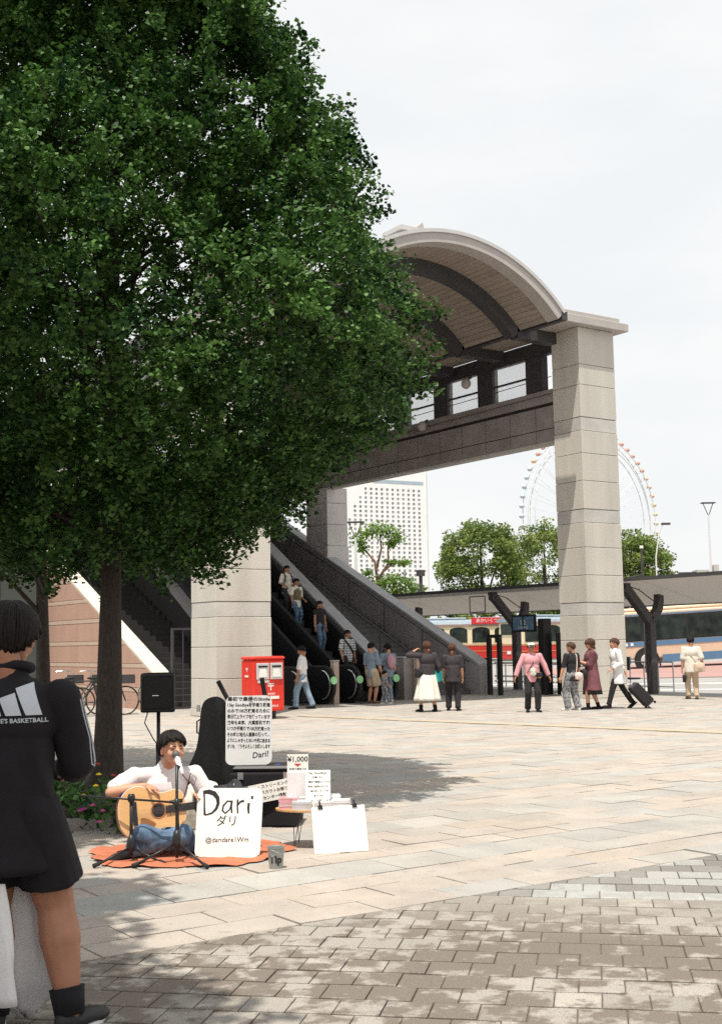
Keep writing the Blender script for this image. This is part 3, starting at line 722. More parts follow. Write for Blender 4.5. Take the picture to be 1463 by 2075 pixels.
# black portal frame next to the stair end
t = thing('barrier_frame', 'tall narrow black steel frame at the end of the stair wall', 'frame', (23.45, 27.5, 0))
q = MB(); q.box(23.2, 27.4, 0, 23.32, 27.5, 1.62).box(23.2, 26.95, 0, 23.32, 27.05, 1.62).box(23.2, 26.95, 1.622, 23.32, 27.5, 1.72); q.build('frame_tube', M['black_metal'], t, True)
# black information boards left of right column
t = thing('information_pillar', 'tall black information pillar with bus stop numbers left of the right column', 'sign', (23.6, 25.3, 0))
bm_ = mat('sign_blue', (.10, .17, .26), .4, .3, 12)
q = MB(); q.bbox(24.15, 26.1, 0, 24.45, 26.35, 2.15, .01).bbox(24.5, 25.75, 0, 25.0, 26.0, 1.75, .01); q.build('pillar', M['black_metal'], t, True)
q = MB(); q.box(24.1, 26.4, 1.78, 24.16, 27.4, 2.28); q.build('sign_board', M['black_metal'], t, True)
for k in range(2):
    q = MB(); q.box(24.085, 26.45 + k * .48, 1.84, 24.098, 26.85 + k * .48, 2.22); q.build('sign_panel', bm_, t, True)
mtx = frame((24.08, 26.9, 2.05), (0, -1, 0), (0, 0, 1))
text('sign_text', '1 2', .2, M['white'], t, Matrix.Translation(-t.location) @ mtx)
text('sign_text', 'バスのりば', .085, M['white'], t, Matrix.Translation(-t.location) @ frame((24.08, 26.9, 1.9), (0, -1, 0), (0, 0, 1)))
# rail and bus stop furniture between column and Y post
t = thing('guard_rail', 'thin steel guard rail beside the tall column', 'railing', (27.3, 25.2, 0))
q = MB()
for k in range(5): q.tube([(27.3, 24.2 + k * .55, 0), (27.3, 24.2 + k * .55, .85)], .02, 6)
q.tube([(27.3, 24.2, .85), (27.3, 26.4, .85)], .022, 6).tube([(27.3, 24.2, .15), (27.3, 26.4, .15)], .015, 6); q.build('rail_bar', M['chrome'], t, True)
t = thing('timetable_stand', 'dark timetable board on a stand beside the column', 'sign', (27.0, 25.9, 0))
q = MB(); q.box(26.9, 25.5, .62, 26.95, 26.3, 1.0); q.build('board', M['steel_dark'], t, True)
q = MB(); q.box(26.9, 25.45, .35, 27.3, 26.35, .40).tube([(27.1, 25.9, 0), (27.1, 25.9, .35)], .06).tube([(27.0, 25.75, .4), (27.0, 25.75, .62)], .02).tube([(27.0, 26.05, .4), (27.0, 26.05, .62)], .02); q.build('stand', M['steel_dark'], t, True)
t = thing('guard_rail', 'white barred guard rail behind the black frame', 'railing', (27.5, 30.5, 0))
q = MB()
for k in range(9): q.tube([(27.6, 28.6 + k * .45, 0), (27.6, 28.6 + k * .45, .8)], .025, 6)
for z_ in (.18, .35, .8): q.tube([(27.6, 28.5, z_), (27.6, 32.3, z_)], .03, 6)
q.build('rail_bar', M['road_white'], t, True)

# ------------------------------------------------------------------ leaves and trees
def leaf_mesh(name, centers, size, seed, up=.55, tint_bias=None, quad=False):
    rg = np.random.RandomState(seed); n = len(centers)
    nrm = rg.normal(size=(n, 3)); nrm /= np.linalg.norm(nrm, axis=1)[:, None]; nrm[:, 2] = np.abs(nrm[:, 2]) * (.4 + up) + up * .5
    nrm /= np.linalg.norm(nrm, axis=1)[:, None]
    a = rg.normal(size=(n, 3)); a -= nrm * (a * nrm).sum(1)[:, None]; a /= np.linalg.norm(a, axis=1)[:, None]
    b = np.cross(nrm, a); s = size * rg.uniform(.65, 1.25, n)
    if quad:
        tpl = np.array([(0, 0, 0), (.5, .45, .12), (0, 1, 0), (-.5, .45, .12)]); fc = [(0, 1, 2, 3)]
    else:
        tpl = np.array([(0, 0, 0), (.42, .18, .10), (.50, .58, .14), (0, 1, -.06), (-.50, .58, .14), (-.42, .18, .10)]); fc = [(0, 1, 2, 3), (0, 3, 4, 5)]
    k = len(tpl)
    V = centers[:, None, :] + (b[:, None, :] * tpl[None, :, 0, None] + a[:, None, :] * (tpl[None, :, 1, None] - .5) + nrm[:, None, :] * tpl[None, :, 2, None]) * s[:, None, None]
    V = V.reshape(-1, 3).astype(np.float32)
    F = (np.arange(n)[:, None, None] * k + np.array(fc)[None]).reshape(-1).astype(np.int32)
    me = bpy.data.meshes.new(name); nf = n * len(fc)
    me.vertices.add(len(V)); me.vertices.foreach_set('co', V.ravel())
    me.loops.add(nf * 4); me.loops.foreach_set('vertex_index', F)
    me.polygons.add(nf); me.polygons.foreach_set('loop_start', np.arange(nf, dtype=np.int32) * 4); me.polygons.foreach_set('loop_total', np.full(nf, 4, np.int32))
    me.update(calc_edges=True)
    at = me.attributes.new('tint', 'FLOAT', 'POINT'); t = np.clip(rg.normal(.5, .25, n) + (0 if tint_bias is None else tint_bias), 0, 1)
    at.data.foreach_set('value', np.repeat(t, k).astype(np.float32))
    return me

LM = leaf_mat('street_tree_leaf', (.004, .030, .008), (.110, .225, .050), .24)  # tones spread wide, colour carries part of the sunlit and shaded contrast
TX, TY = 5.30, 12.55
rg = np.random.RandomState(3)
def crown_R(z):
    return np.interp(z, [2.2, 2.6, 3.2, 4.0, 4.6, 5.6, 6.6, 7.6, 8.6, 9.8, 10.8, 11.8], [.4, 1.4, 2.35, 3.15, 3.42, 3.12, 2.74, 2.38, 1.95, 1.4, .8, .1])
def crown_lo(r):
    return np.interp(r, [0, 1.1, 1.8, 2.5, 3.3, 3.6], [2.55, 2.58, 3.1, 3.72, 4.3, 4.6])
tree = thing('street_tree', 'large dense green tree filling the upper left above the guitarist', 'tree', (TX, TY, 0))
tb = MB()
trunk_pts = [(0, 0, -.02), (.0, 0, .15), (.02, .02, .8), (.05, .05, 2.2), (.10, .1, 4.0), (.1, .15, 6.2), (.2, .2, 8.6), (.2, .2, 11.0)]
tb.tube([Vector(p) for p in trunk_pts], [.25, .175, .145, .112, .09, .07, .045, .015], 14)
for k in range(6):
    a_ = k * 1.05; tb.tube([(math.cos(a_) * .05, math.sin(a_) * .05, .5), (math.cos(a_) * .17, math.sin(a_) * .17, .1), (math.cos(a_) * .30, math.sin(a_) * .30, -.04)], [.05, .06, .04], 6)
tb.build('trunk', M['bark'], tree, smooth=True)
lim = MB(); tw0 = []; twd = []; twb = []
nb_ = 96
for i in range(nb_):
    z = 2.75 + 8.5 * ((i + .5) / nb_); az = i * 2.39996 + rg.uniform(-.3, .3)
    rr = crown_R(z) * rg.uniform(.78, 1.02)
    end = np.array([math.cos(az) * rr, math.sin(az) * rr, z + rg.uniform(-.1, .3)])
    zb = max(2.7, z - rr * .45 - .1); st_ = np.array([.09, .1, min(zb, 9.8)])
    mid = st_ * .5 + end * .5 + np.array([0, 0, .22])
    lim.tube([st_, mid, end], [.020 + .006 * rr, .013, .004], 6)
    bz = rg.normal(0, .10)
    for q_ in range(46):          # side twigs carrying sprays of leaves
        tt = rg.uniform(.22, 1.0) ** .8
        base = st_ * (1 - tt) ** 2 + 2 * mid * tt * (1 - tt) + end * tt ** 2
        d = (end - st_) / np.linalg.norm(end - st_); sd = rg.normal(size=3); sd -= d * (sd @ d); sd /= np.linalg.norm(sd)
        sd[2] *= .55
        c = base + sd * rg.uniform(.05, .62) * (.45 + rr / 6)
        r_ = math.hypot(c[0], c[1])
        if c[2] < crown_lo(r_) or r_ > crown_R(c[2]) * (.93 + .3 * noise.noise(Vector((c[0] / r_ * 1.7, c[1] / r_ * 1.7, c[2] * .62)))): continue
        dr = sd * .7 + d * .6 + np.array([0, 0, -.25 + rg.uniform(-.3, .25)]); tw0.append(c); twd.append(dr / np.linalg.norm(dr)); twb.append(bz)
for i in range(2900):             # outer sprays: the uneven drooping edge
    z = rg.uniform(2.5, 11.5); az = rg.uniform(0, 2 * math.pi); lob = .98 + .34 * noise.noise(Vector((math.cos(az) * 1.7, math.sin(az) * 1.7, z * .62))) + .22 * noise.noise(Vector((math.cos(az) * 4, math.sin(az) * 4, z * 1.5 + 9)))
    rr = crown_R(z) * min(1.035, lob) * rg.uniform(.80, 1.0) ** .6
    lo = crown_lo(rr)
    if z < lo: z = lo + rg.uniform(-.05, .45)
    c = np.array([math.cos(az) * rr, math.sin(az) * rr, z])
    dr = np.array([math.cos(az), math.sin(az), rg.uniform(-.9, .35)]) + rg.normal(size=3) * .45
    tw0.append(c); twd.append(dr / np.linalg.norm(dr)); twb.append(.10 * math.sin(5 * az + 3 * z) + .5 * noise.noise(Vector(tuple(c * 1.3))) + rg.normal(0, .12))
for i in range(260):              # hanging tips round the lower rim
    az = rg.uniform(0, 2 * math.pi); rr = rg.uniform(.6, 3.3); c = np.array([math.cos(az) * rr, math.sin(az) * rr, crown_lo(rr) - rg.uniform(-.2, .06)])
    tw0.append(c); twd.append(np.array([math.cos(az) * .4, math.sin(az) * .4, -.8])); twb.append(-.1)
lim.build('branches', M['bark'], tree, smooth=True)
tw0 = np.array(tw0); twd = np.array(twd); twb = np.array(twb); nl = 68
tpos = rg.uniform(0, 1, (len(tw0), nl, 1)) ** .8; ln = rg.uniform(.18, .46, (len(tw0), 1, 1))
off = rg.normal(size=(len(tw0), nl, 3)) * .060 * (1.15 - .5 * tpos)
cs = (tw0[:, None, :] + twd[:, None, :] * tpos * ln + off - np.array([0, 0, 1]) * (tpos * ln) ** 2 * .35).reshape(-1, 3)
bias = np.repeat(twb, nl)
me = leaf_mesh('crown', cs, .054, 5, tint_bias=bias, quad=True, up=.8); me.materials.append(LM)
o = link('crown', me, None, tree); tag(o, kind='stuff')
print('LEAVES', len(cs))
# thin second tree
t = thing('thin_tree', 'slim dark tree behind the man in the black jacket', 'tree', (5.9, 16.2, 0))
q = MB(); q.tube([(0, 0, 0), (.02, 0, 1.2), (0, .05, 2.6), (-.05, .1, 4.2)], [.12, .09, .075, .04], 10); q.build('trunk', M['bark'], t, smooth=True)
q = MB()
for a, b_ in (((0, 0, 2.0), (-.9, .3, 2.9)), ((0, 0, 2.3), (-.5, -.4, 2.9)), ((-.5, .15, 2.5), (-1.2, .1, 2.45)), ((0, .05, 2.8), (.5, .6, 3.6)), ((0, .05, 2.6), (-.4, .4, 3.5))):
    m_ = [(a[i] + b_[i]) / 2 + (.08 if i == 2 else 0) for i in range(3)]; q.tube([a, m_, b_], [.04, .028, .01], 6)
q.build('branches', M['bark'], t, smooth=True)
cc = []
for i in range(70):
    c = np.array([rg.normal(0, .8), rg.normal(0, .8), rg.uniform(3.0, 5.2)]); cc.append(c + rg.normal(size=(80, 3)) * .2)
me = leaf_mesh('crown', np.concatenate(cc), .09, 9); me.materials.append(LM); tag(link('crown', me, None, t), kind='stuff')
# shade tree just outside the frame on the left, whose shade falls on the near people
t = thing('shade_tree', 'tree standing left of the camera that shades the near man', 'tree', (-2.6, 3.6, 0))
q = MB(); q.tube([(0, 0, -.02), (.1, .05, 2.5), (.3, .1, 5.0), (.6, .2, 8.0)], [.3, .22, .18, .06], 12); q.build('trunk', M['bark'], t, smooth=True)
q = MB(); cc = []
for i in range(95):
    az = rg.uniform(0, 2 * math.pi); rr = 2.25 * math.sqrt(rg.uniform(0, 1)); z = 7.4 + rg.uniform(0, 1.2)
    e = np.array([1.34 + math.cos(az) * rr, 1.9 + math.sin(az) * rr * 1.4, z])
    if i % 4 == 0: e = np.array([3.65 + math.cos(az) * rr * .48, 5.1 + math.sin(az) * rr * .5, z + .8])
    if i % 3 == 0: q.tube([(.25, .1, 4.4), tuple((np.array([.25, .1, 5.6]) + e) / 2 + np.array([0, 0, .2])), tuple(e)], [.07, .04, .01], 6)
    for k in range(5):
        c = e + rg.normal(size=3) * np.array([.22, .22, .2]); cc.append(c + rg.normal(size=(150, 3)) * np.array([.17, .17, .12]))
q.build('branches', M['bark'], t, smooth=True)
me = leaf_mesh('crown', np.concatenate(cc), .15, 19, quad=True, up=.9); me.materials.append(LM); tag(link('crown', me, None, t), kind='stuff')

# ---- background trees
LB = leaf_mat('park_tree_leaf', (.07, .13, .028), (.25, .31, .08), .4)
def blob_tree(label, P, w, h, z0, n=5200, leaf=.24, seed=1, group=None, name='park_tree', trunk_r=.25, top=1.0, lm=None):
    t = thing(name, label, 'tree', (P[0], P[1], 0), group=group); rg = np.random.RandomState(seed)
    q = MB(); q.tube([(0, 0, -.1), (.05, 0, z0), (.1, .1, z0 + h * .5), (0, 0, z0 + h * .85)], [trunk_r, trunk_r * .8, trunk_r * .5, .03], 8)
    for k in range(7):
        a = k * 2.4; e = (math.cos(a) * w * .33, math.sin(a) * w * .33, z0 + h * rg.uniform(.35, .8)); q.tube([(0, 0, z0), (e[0] * .5, e[1] * .5, (z0 + e[2]) / 2 + .3), e], [trunk_r * .5, trunk_r * .3, .02], 5)
    q.build('trunk', M['bark'], t, smooth=True)
    cc = []; bb = []; nc = max(40, n // 75)
    for i in range(nc):
        u = rg.uniform(-.95, 1); az = rg.uniform(0, 2 * math.pi); s = math.sqrt(1 - u * u) ** (.75 if u < 0 else top)
        k = rg.uniform(.72, 1.02)
        c = np.array([math.cos(az) * s * w / 2 * k, math.sin(az) * s * w / 2 * k, z0 + h / 2 + u * h / 2 * k])
        sp = w * .095
        m = n // nc; d = rg.normal(size=(m, 3)); d /= np.linalg.norm(d, axis=1)[:, None]
        cc.append(c + d * (rg.uniform(0, 1, m) ** .4)[:, None] * sp * np.array([1.2, 1.2, .85])); bb.append(np.full(m, rg.normal(0, .22)))
    me = leaf_mesh('crown', np.concatenate(cc), leaf, seed, tint_bias=np.concatenate(bb), quad=True); me.materials.append(lm or LB)
    tag(link('crown', me, None, t), kind='stuff'); return t
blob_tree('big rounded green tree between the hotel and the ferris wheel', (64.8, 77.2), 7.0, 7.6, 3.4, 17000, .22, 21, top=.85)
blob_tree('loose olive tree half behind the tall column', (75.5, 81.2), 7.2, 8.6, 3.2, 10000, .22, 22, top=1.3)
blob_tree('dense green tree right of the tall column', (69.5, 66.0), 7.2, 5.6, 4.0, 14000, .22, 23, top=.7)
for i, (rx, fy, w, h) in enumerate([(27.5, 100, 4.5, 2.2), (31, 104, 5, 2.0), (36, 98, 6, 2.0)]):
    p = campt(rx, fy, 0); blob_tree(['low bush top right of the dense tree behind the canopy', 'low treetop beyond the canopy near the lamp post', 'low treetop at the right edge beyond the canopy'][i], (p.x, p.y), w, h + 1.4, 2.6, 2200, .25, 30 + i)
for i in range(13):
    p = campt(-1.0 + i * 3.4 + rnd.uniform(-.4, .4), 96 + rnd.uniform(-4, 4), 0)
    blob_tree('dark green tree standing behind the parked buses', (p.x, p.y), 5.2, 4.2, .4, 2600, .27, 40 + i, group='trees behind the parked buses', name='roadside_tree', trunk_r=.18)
# cloud pruned pine in front of the hotel
t = thing('pruned_pine', 'pruned pine with leaf pads on forked orange branches before the hotel', 'tree', (*campt(.9, 75, 0).xy, 0))
px = lambda dx, z: (rgt.x * dx, rgt.y * dx, z)
q = MB()
for pts_, rs in (([px(-.2, 0), px(0, 3), px(.05, 5.2)], [.22, .18, .12]), ([px(.05, 5.0), px(-.1, 6.4), px(-.9, 7.4)], [.1, .08, .04]), ([px(.0, 6.0), px(.3, 7.2), px(.2, 8.2)], [.08, .06, .03]), ([px(.05, 5.3), px(.7, 6.3), px(.7, 7.3), px(1.2, 8.0)], [.09, .07, .05, .02]), ([px(.4, 5.8), px(1.0, 6.3), px(1.6, 6.3)], [.06, .05, .02]), ([px(0, 3.6), px(-.8, 4.6), px(-1.2, 5.0)], [.08, .05, .02]), ([px(0, 3.8), px(1.4, 4.6), px(2.2, 4.9)], [.09, .06, .02])):
    q.tube(pts_, rs, 7)
q.build('trunk', mat('orange_bark', (.22, .13, .08), .9, .2, 6), t, smooth=True)
cc = []
for (dx, z, sx, sz) in [(-1.0, 7.7, .6, .45), (-.5, 8.2, .6, .4), (.1, 8.4, .7, .45), (.8, 8.2, .6, .4), (1.2, 7.8, .5, .4), (.9, 7.5, .5, .3), (-.9, 7.2, .4, .3), (1.0, 6.35, .5, .2), (1.7, 6.35, .4, .22), (-1.2, 5.2, .7, .4), (-.6, 5.7, .4, .3), (-.5, 4.8, .9, .5), (.4, 5.0, .8, .5), (1.0, 5.3, .8, .4), (1.8, 5.0, .9, .5), (2.4, 4.6, .7, .5), (1.2, 4.4, 1.0, .6), (.3, 4.2, 1, .6), (2.0, 4.0, 1, .5), (3.0, 4.1, .5, .3)]:
    n_ = int(230 * sx); d = rg.normal(size=(n_, 3)) * .42
    cc.append(np.array([rgt.x * dx, rgt.y * dx, z]) + d * np.array([sx, sx, sz]) * 1.15)
me = leaf_mesh('crown', np.concatenate(cc), .2, 77, quad=True); me.materials.append(leaf_mat('pine_leaf', (.08, .16, .03), (.24, .36, .09), .45)); tag(link('crown', me, None, t), kind='stuff')

# ------------------------------------------------------------------ hotel tower
ha = R(-6.5); hx = Vector((math.cos(ha), math.sin(ha), 0)); hy = Vector((-math.sin(ha), math.cos(ha), 0))
hO = Vector((453.0, 678.8, 0)); hW = 64.0; HT = 119.0
t = thing('hotel_tower', 'tall white hotel slab with a grid of small windows', 'building', hO, ha)
q = MB(); q.box(0, .6, 0, hW, 22, HT); q.build('wall', M['hotel'], t)
cw = 4.15; rh = 3.05; topz = 104.0
cols_x = [4.0 + cw * c for c in range(14)]
start = {0: 7, 1: 4, 2: 2}
q = MB()
for c in range(15):       # pilasters between windows
    xa = 0 if c == 0 else cols_x[c - 1] + 1.0; xb = hW if c == 14 else cols_x[c] - .9
    q.box(xa, 0, 0, xb, .6, HT)
q.build('pilaster', M['hotel'], t)
q = MB(); wn = 0
for c in range(14):
    xa, xb = cols_x[c] - .9, cols_x[c] + 1.0; s0 = start.get(c, 0)
    q.box(xa, .02, topz - s0 * rh + .85, xb, .6, HT)
    for r in range(s0, 33):
        zt = topz - r * rh
        q.box(xa, .02, zt - rh + .85, xb, .6, zt - .95)
tag(q.build('spandrel', M['hotel'], t), kind='stuff')
wb = MB(); wb.box(-.92, .45, -.97, 1.02, .59, .87); wme = wb.mesh('window'); wme.materials.append(M['hotel_glass'])
rest = MB()
for c in range(14):
    for r in range(start.get(c, 0), 33):
        if r < 22:
            o = bpy.data.objects.new('window', wme); COL.objects.link(o); o.parent = t; o.location = (cols_x[c], 0, topz - r * rh)
        else: rest.box(cols_x[c] - .92, .45, topz - r * rh - .97, cols_x[c] + 1.02, .59, topz - r * rh + .87)
o = rest.build('lower_windows', M['hotel_glass'], t); tag(o, kind='stuff')
q = MB(); q.box(22, -.15, 108.4, 61.5, .0, 110.6); q.build('sky_lounge_window', mat('blue_glass', (.36, .43, .50), .2, .1, .2), t)
q = MB(); q.box(hW + .01, .8, 0, hW + 1.2, 22, HT); q.build('side_wall', mat('hotel_grey', (.62, .63, .64), .8, .03, .2), t)

# ------------------------------------------------------------------ ferris wheel
wc = Vector((479.3, 477.4, 65.0)); wr = 50.0
wa = R(34); yaw = math.atan2(rgt.y, rgt.x) + wa
wheel = thing('ferris_wheel', 'huge pale ferris wheel behind the tall column', 'ferris wheel', (wc.x, wc.y, 0), yaw)
def ring(r, y, rad, n=72): return [(r * math.cos(2 * math.pi * k / n), y, wc.z + r * math.sin(2 * math.pi * k / n)) for k in range(n + 1)]
for rr_, yy in ((wr - 2.6, -2), (wr - 2.6, 2), (wr - 7.5, -2), (wr - 7.5, 2)):
    q = MB(); q.tube(ring(rr_, yy, .2), .26, 5, False); q.build('rim', M['wheel_white'], wheel)
q = MB()
for k in range(60):
    a = 2 * math.pi * k / 60; c, s = math.cos(a), math.sin(a)
    q.tube([((wr - 7.5) * c, -2, wc.z + (wr - 7.5) * s), ((wr - 2.6) * c, -2, wc.z + (wr - 2.6) * s)], .12, 4)
    q.tube([((wr - 2.6) * c, -2, wc.z + (wr - 2.6) * s), ((wr - 2.6) * c, 2, wc.z + (wr - 2.6) * s)], .12, 4)
    if k % 2 == 0:
        q.tube([(1.5 * c, -2, wc.z + 1.5 * s), ((wr - 7.5) * c, -2, wc.z + (wr - 7.5) * s)], .10, 4)
        q.tube([(1.5 * c, 2, wc.z + 1.5 * s), ((wr - 7.5) * math.cos(a + .1), 2, wc.z + (wr - 7.5) * math.sin(a + .1))], .08, 4)
tag(q.build('spokes', M['wheel_white'], wheel), kind='stuff')
gc = [mat('gondola_red', (.66, .36, .30), .5, .05, 1), mat('gondola_orange', (.68, .48, .34), .5, .05, 1), mat('gondola_yellow', (.66, .58, .42), .5, .05, 1), mat('gondola_blue', (.46, .53, .60), .5, .05, 1)]  # paints paled so that the distance haze sits in the colour
gms = []
for m_ in gc:
    b = MB(); b.ell((0, 0, 0), (1.45, 1.45, 1.25), seg=10, rings=6); me = b.mesh('gondola'); me.materials.append(m_); gms.append(me)
for k in range(60):
    a = 2 * math.pi * k / 60; deg = math.degrees(a) % 360
    mi = 0 if 35 < deg < 140 else (1 if (deg <= 35 and deg > 8) else (2 if (deg <= 8 or deg > 300) else 3))
    if 140 <= deg < 150: mi = 1
    o = bpy.data.objects.new('gondola', gms[mi]); COL.objects.link(o); o.parent = wheel
    o.location = (wr * math.cos(a), 0, wc.z + wr * math.sin(a))
q = MB(); q.lathe([(1.8, -3), (1.8, 3)], (0, 0, wc.z), 16, Matrix.Rotation(R(90), 3, 'X')); q.build('hub', M['wheel_white'], wheel)
for sx in (-1, 1):
    for sy in (-1, 1):
        q = MB(); q.tube([(0, sy * 3, wc.z), (sx * 22, sy * 10, 0)], .7, 6); q.build('support_leg', M['wheel_white'], wheel)

# ------------------------------------------------------------------ lamp posts
def lamp_fork(label, P, h, s=1.0):
    t = thing('street_lamp', label, 'street lamp', (P[0], P[1], 0), math.atan2(rgt.y, rgt.x))
    q = MB(); q.tube([(0, 0, 0), (0, 0, h - .55 * s)], [.09, .05], 8); q.build('pole', M['wheel_white'], t)
    q = MB(); q.tube([(0, 0, h - .6 * s), (-.22 * s, 0, h - .04)], .025, 5).tube([(0, 0, h - .6 * s), (.22 * s, 0, h - .04)], .025, 5); q.build('fork', M['steel_dark'], t)
    q = MB(); q.bbox(-.3 * s, -.15 * s, h - .06, .3 * s, .15 * s, h, .01); q.build('lamp_head', M['steel_dark'], t)
lamp_fork('tall slim street lamp with forked head at the far right', (55.6, 46.2), 9.1, 1.3)
lamp_fork('slim street lamp with triangular head against the hotel left edge', (33.6, 49.4), 7.4, 1.4)
t = thing('street_lamp', 'short bent street lamp right of the dense green tree', 'street lamp', (*campt(14.3, 60, 0).xy, 0), math.atan2(rgt.y, rgt.x))
q = MB(); q.tube([(0, 0, 0), (0, 0, 5.4), (.2, 0, 6.6), (.38, 0, 7.0)], [.045, .035, .03, .03], 6); q.build('pole', M['wheel_white'], t)
q = MB(); q.cbox((.55, 0, 7.05), (.42, .18, .1), ); q.build('lamp_head', M['steel_dark'], t)
t = thing('utility_post', 'grey post with a box on top beside the hotel right edge', 'post', (36.3, 47.8, 0))
q = MB(); q.tube([(0, 0, 0), (0, 0, 4.7)], .09, 8); q.build('pole', M['steel_dark'], t)
q = MB(); q.cbox((0, 0, 4.85), (.3, .3, .3)).cbox((0, 0, 4.95), (.6, .08, .06)); q.build('box', M['steel_dark'], t)
t = thing('signal_post', 'thin dark signal post in front of the dense tree', 'post', (*campt(12.7, 56, 0).xy, 0), math.atan2(rgt.y, rgt.x))
q = MB(); q.tube([(0, 0, 0), (0, 0, 5.6)], .05, 6).tube([(0, 0, 4.4), (-1.9, 0, 4.0)], .03, 5); q.build('pole', M['steel_dark'], t)
q = MB(); q.cbox((0, 0, 5.65), (.14, .14, .12)); q.build('lamp', M['white'], t)
t = thing('rooftop_unit', 'small grey rooftop structure by the far right lamp', 'equipment', (*campt(28.0, 100, 0).xy, 0), math.atan2(rgt.y, rgt.x))
q = MB(); q.box(-.9, 0, 0, .1, 1.5, 6.9).box(.5, 0, 0, .9, 1, 7.3); q.build('tower_body', M['concrete_band'], t)
q = MB(); q.box(-2.3, .2, 6.6, -.92, .35, 6.75); q.build('arm', M['steel_dark'], t)

# ------------------------------------------------------------------ buses
def wheel_part(t, x, y, r=.48):
    q = MB(); q.lathe([(r * .62, -.12), (r * .9, -.14), (r, -.08), (r, .1), (r * .6, .14)], (x, y, r), 24, Matrix.Rotation(R(90), 3, 'X')); w = q.build('wheel', M['rubber'], t, smooth=False)
    q = MB(); q.lathe([(r * .3, .165), (r * .55, .15), (r * .6, .13)][::-1], (x, y, r), 18, Matrix.Rotation(R(90), 3, 'X')); q.build('rim', M['fascia_edge'], w)
bb_ = {'blue': mat('bus_blue', (.09, .19, .32), .35, .05, 3), 'beige': mat('bus_beige', (.62, .47, .34), .4, .05, 3), 'beige_roof': mat('bus_roof_beige', (.68, .56, .40), .5, .05, 3),
       'red': mat('bus_red', (.50, .03, .025), .35, .06, 3), 'cream': mat('bus_cream', (.74, .64, .44), .4, .05, 3), 'rgrey': mat('bus_roof_grey', (.26, .32, .37), .5, .1, 3), 'gold': mat('bus_gold', (.6, .42, .15), .4, .05, 3), 'signred': mat('bus_sign_red', (.55, .03, .04), .4, .05, 3), 'tail': mat('tail_light', (.7, .12, .03), .3, .05, 3), 'seat': mat('bus_seat', (.03, .04, .06), .8, .2, 3)}
# blue and beige bus
b0 = campt(11.5, 59.0, .0); 
bt = thing('city_bus', 'beige city bus with blue bands parked behind the man with the shoulder bag', 'bus', b0, math.atan2(rgt.y, rgt.x) + R(4))
bt.rotation_euler = (0, -R(2.7), math.atan2(rgt.y, rgt.x) + R(3)); bt.location = (b0.x, b0.y, -.16); bt.scale = (1.1, 1.1, 1.1)
Lb = 11.0
def strip(t, z0, z1, m_, nm, y=-.0, x0=0, x1=Lb, th=.02): q = MB(); q.box(x0, y - th, z0, x1, y, z1); return q.build(nm, m_, t)
q = MB(); q.bbox(0, 0, .55, Lb, 2.4, 2.60, .06).box(3.2, .0, .35, 6.9, 2.4, .55).box(.05, 0, .35, 1.1, 2.4, .55).box(2.5, .0, .35, 3.2, 2.4, .62).box(8.3, 0, .35, Lb - .1, 2.4, .62); body = q.build('body', bb_['beige'], bt)
strip(bt, .36, .70, bb_['blue'], 'side_band', x0=0, x1=1.1); strip(bt, .36, .70, bb_['blue'], 'side_band', x0=2.5, x1=6.9); strip(bt, .36, .70, bb_['blue'], 'side_band', x0=8.3, x1=Lb)
strip(bt, 1.10, 1.30, bb_['blue'], 'side_band', th=.021); strip(bt, 2.42, 2.48, bb_['blue'], 'side_band', th=.022)
q = MB(); q.box(.08, -.012, 1.32, Lb - .06, -.002, 2.40); q.build('window_band', M['black_metal'], bt)
for k in range(6):
    x0 = .2 + k * 1.78; w_ = MB(); w_.box(x0, -.03, 1.37, x0 + 1.66, -.013, 2.35); wo = w_.build('window', M['busglass'], bt)
    if k < 5: q = MB(); q.bbox(x0 + .2, .3, 1.5, x0 + .7, .8, 1.95, .05).bbox(x0 + 1.0, .3, 1.5, x0 + 1.5, .8, 1.95, .05); 
q = MB(); q.bbox(-.0, .08, 2.602, Lb, 2.3, 2.76, .05); q.build('roof', bb_['beige_roof'], bt)
q = MB(); q.bbox(3.6, .3, 2.762, 7.4, 2.1, 3.0, .09); q.build('roof_unit', bb_['beige_roof'], bt)
for xw in (1.8, 7.6):
    q = MB(); q.lathe([(.55, -.01), (.55, .02)], (xw, -.02, .50), 24, Matrix.Rotation(R(90), 3, 'X')); q.build('wheel_arch', M['rubber'], bt)
    wheel_part(bt, xw, .08, .48)
q = MB(); q.cbox((.95, -.03, 1.20), (.12, .02, .12)).cbox((1.2, -.03, 1.20), (.12, .02, .12)); q.build('emblem', M['white'], bt)
q = MB(); q.cbox((.28, -.04, 1.02), (.12, .03, .12)); q.build('filler_cap', M['black_metal'], bt)
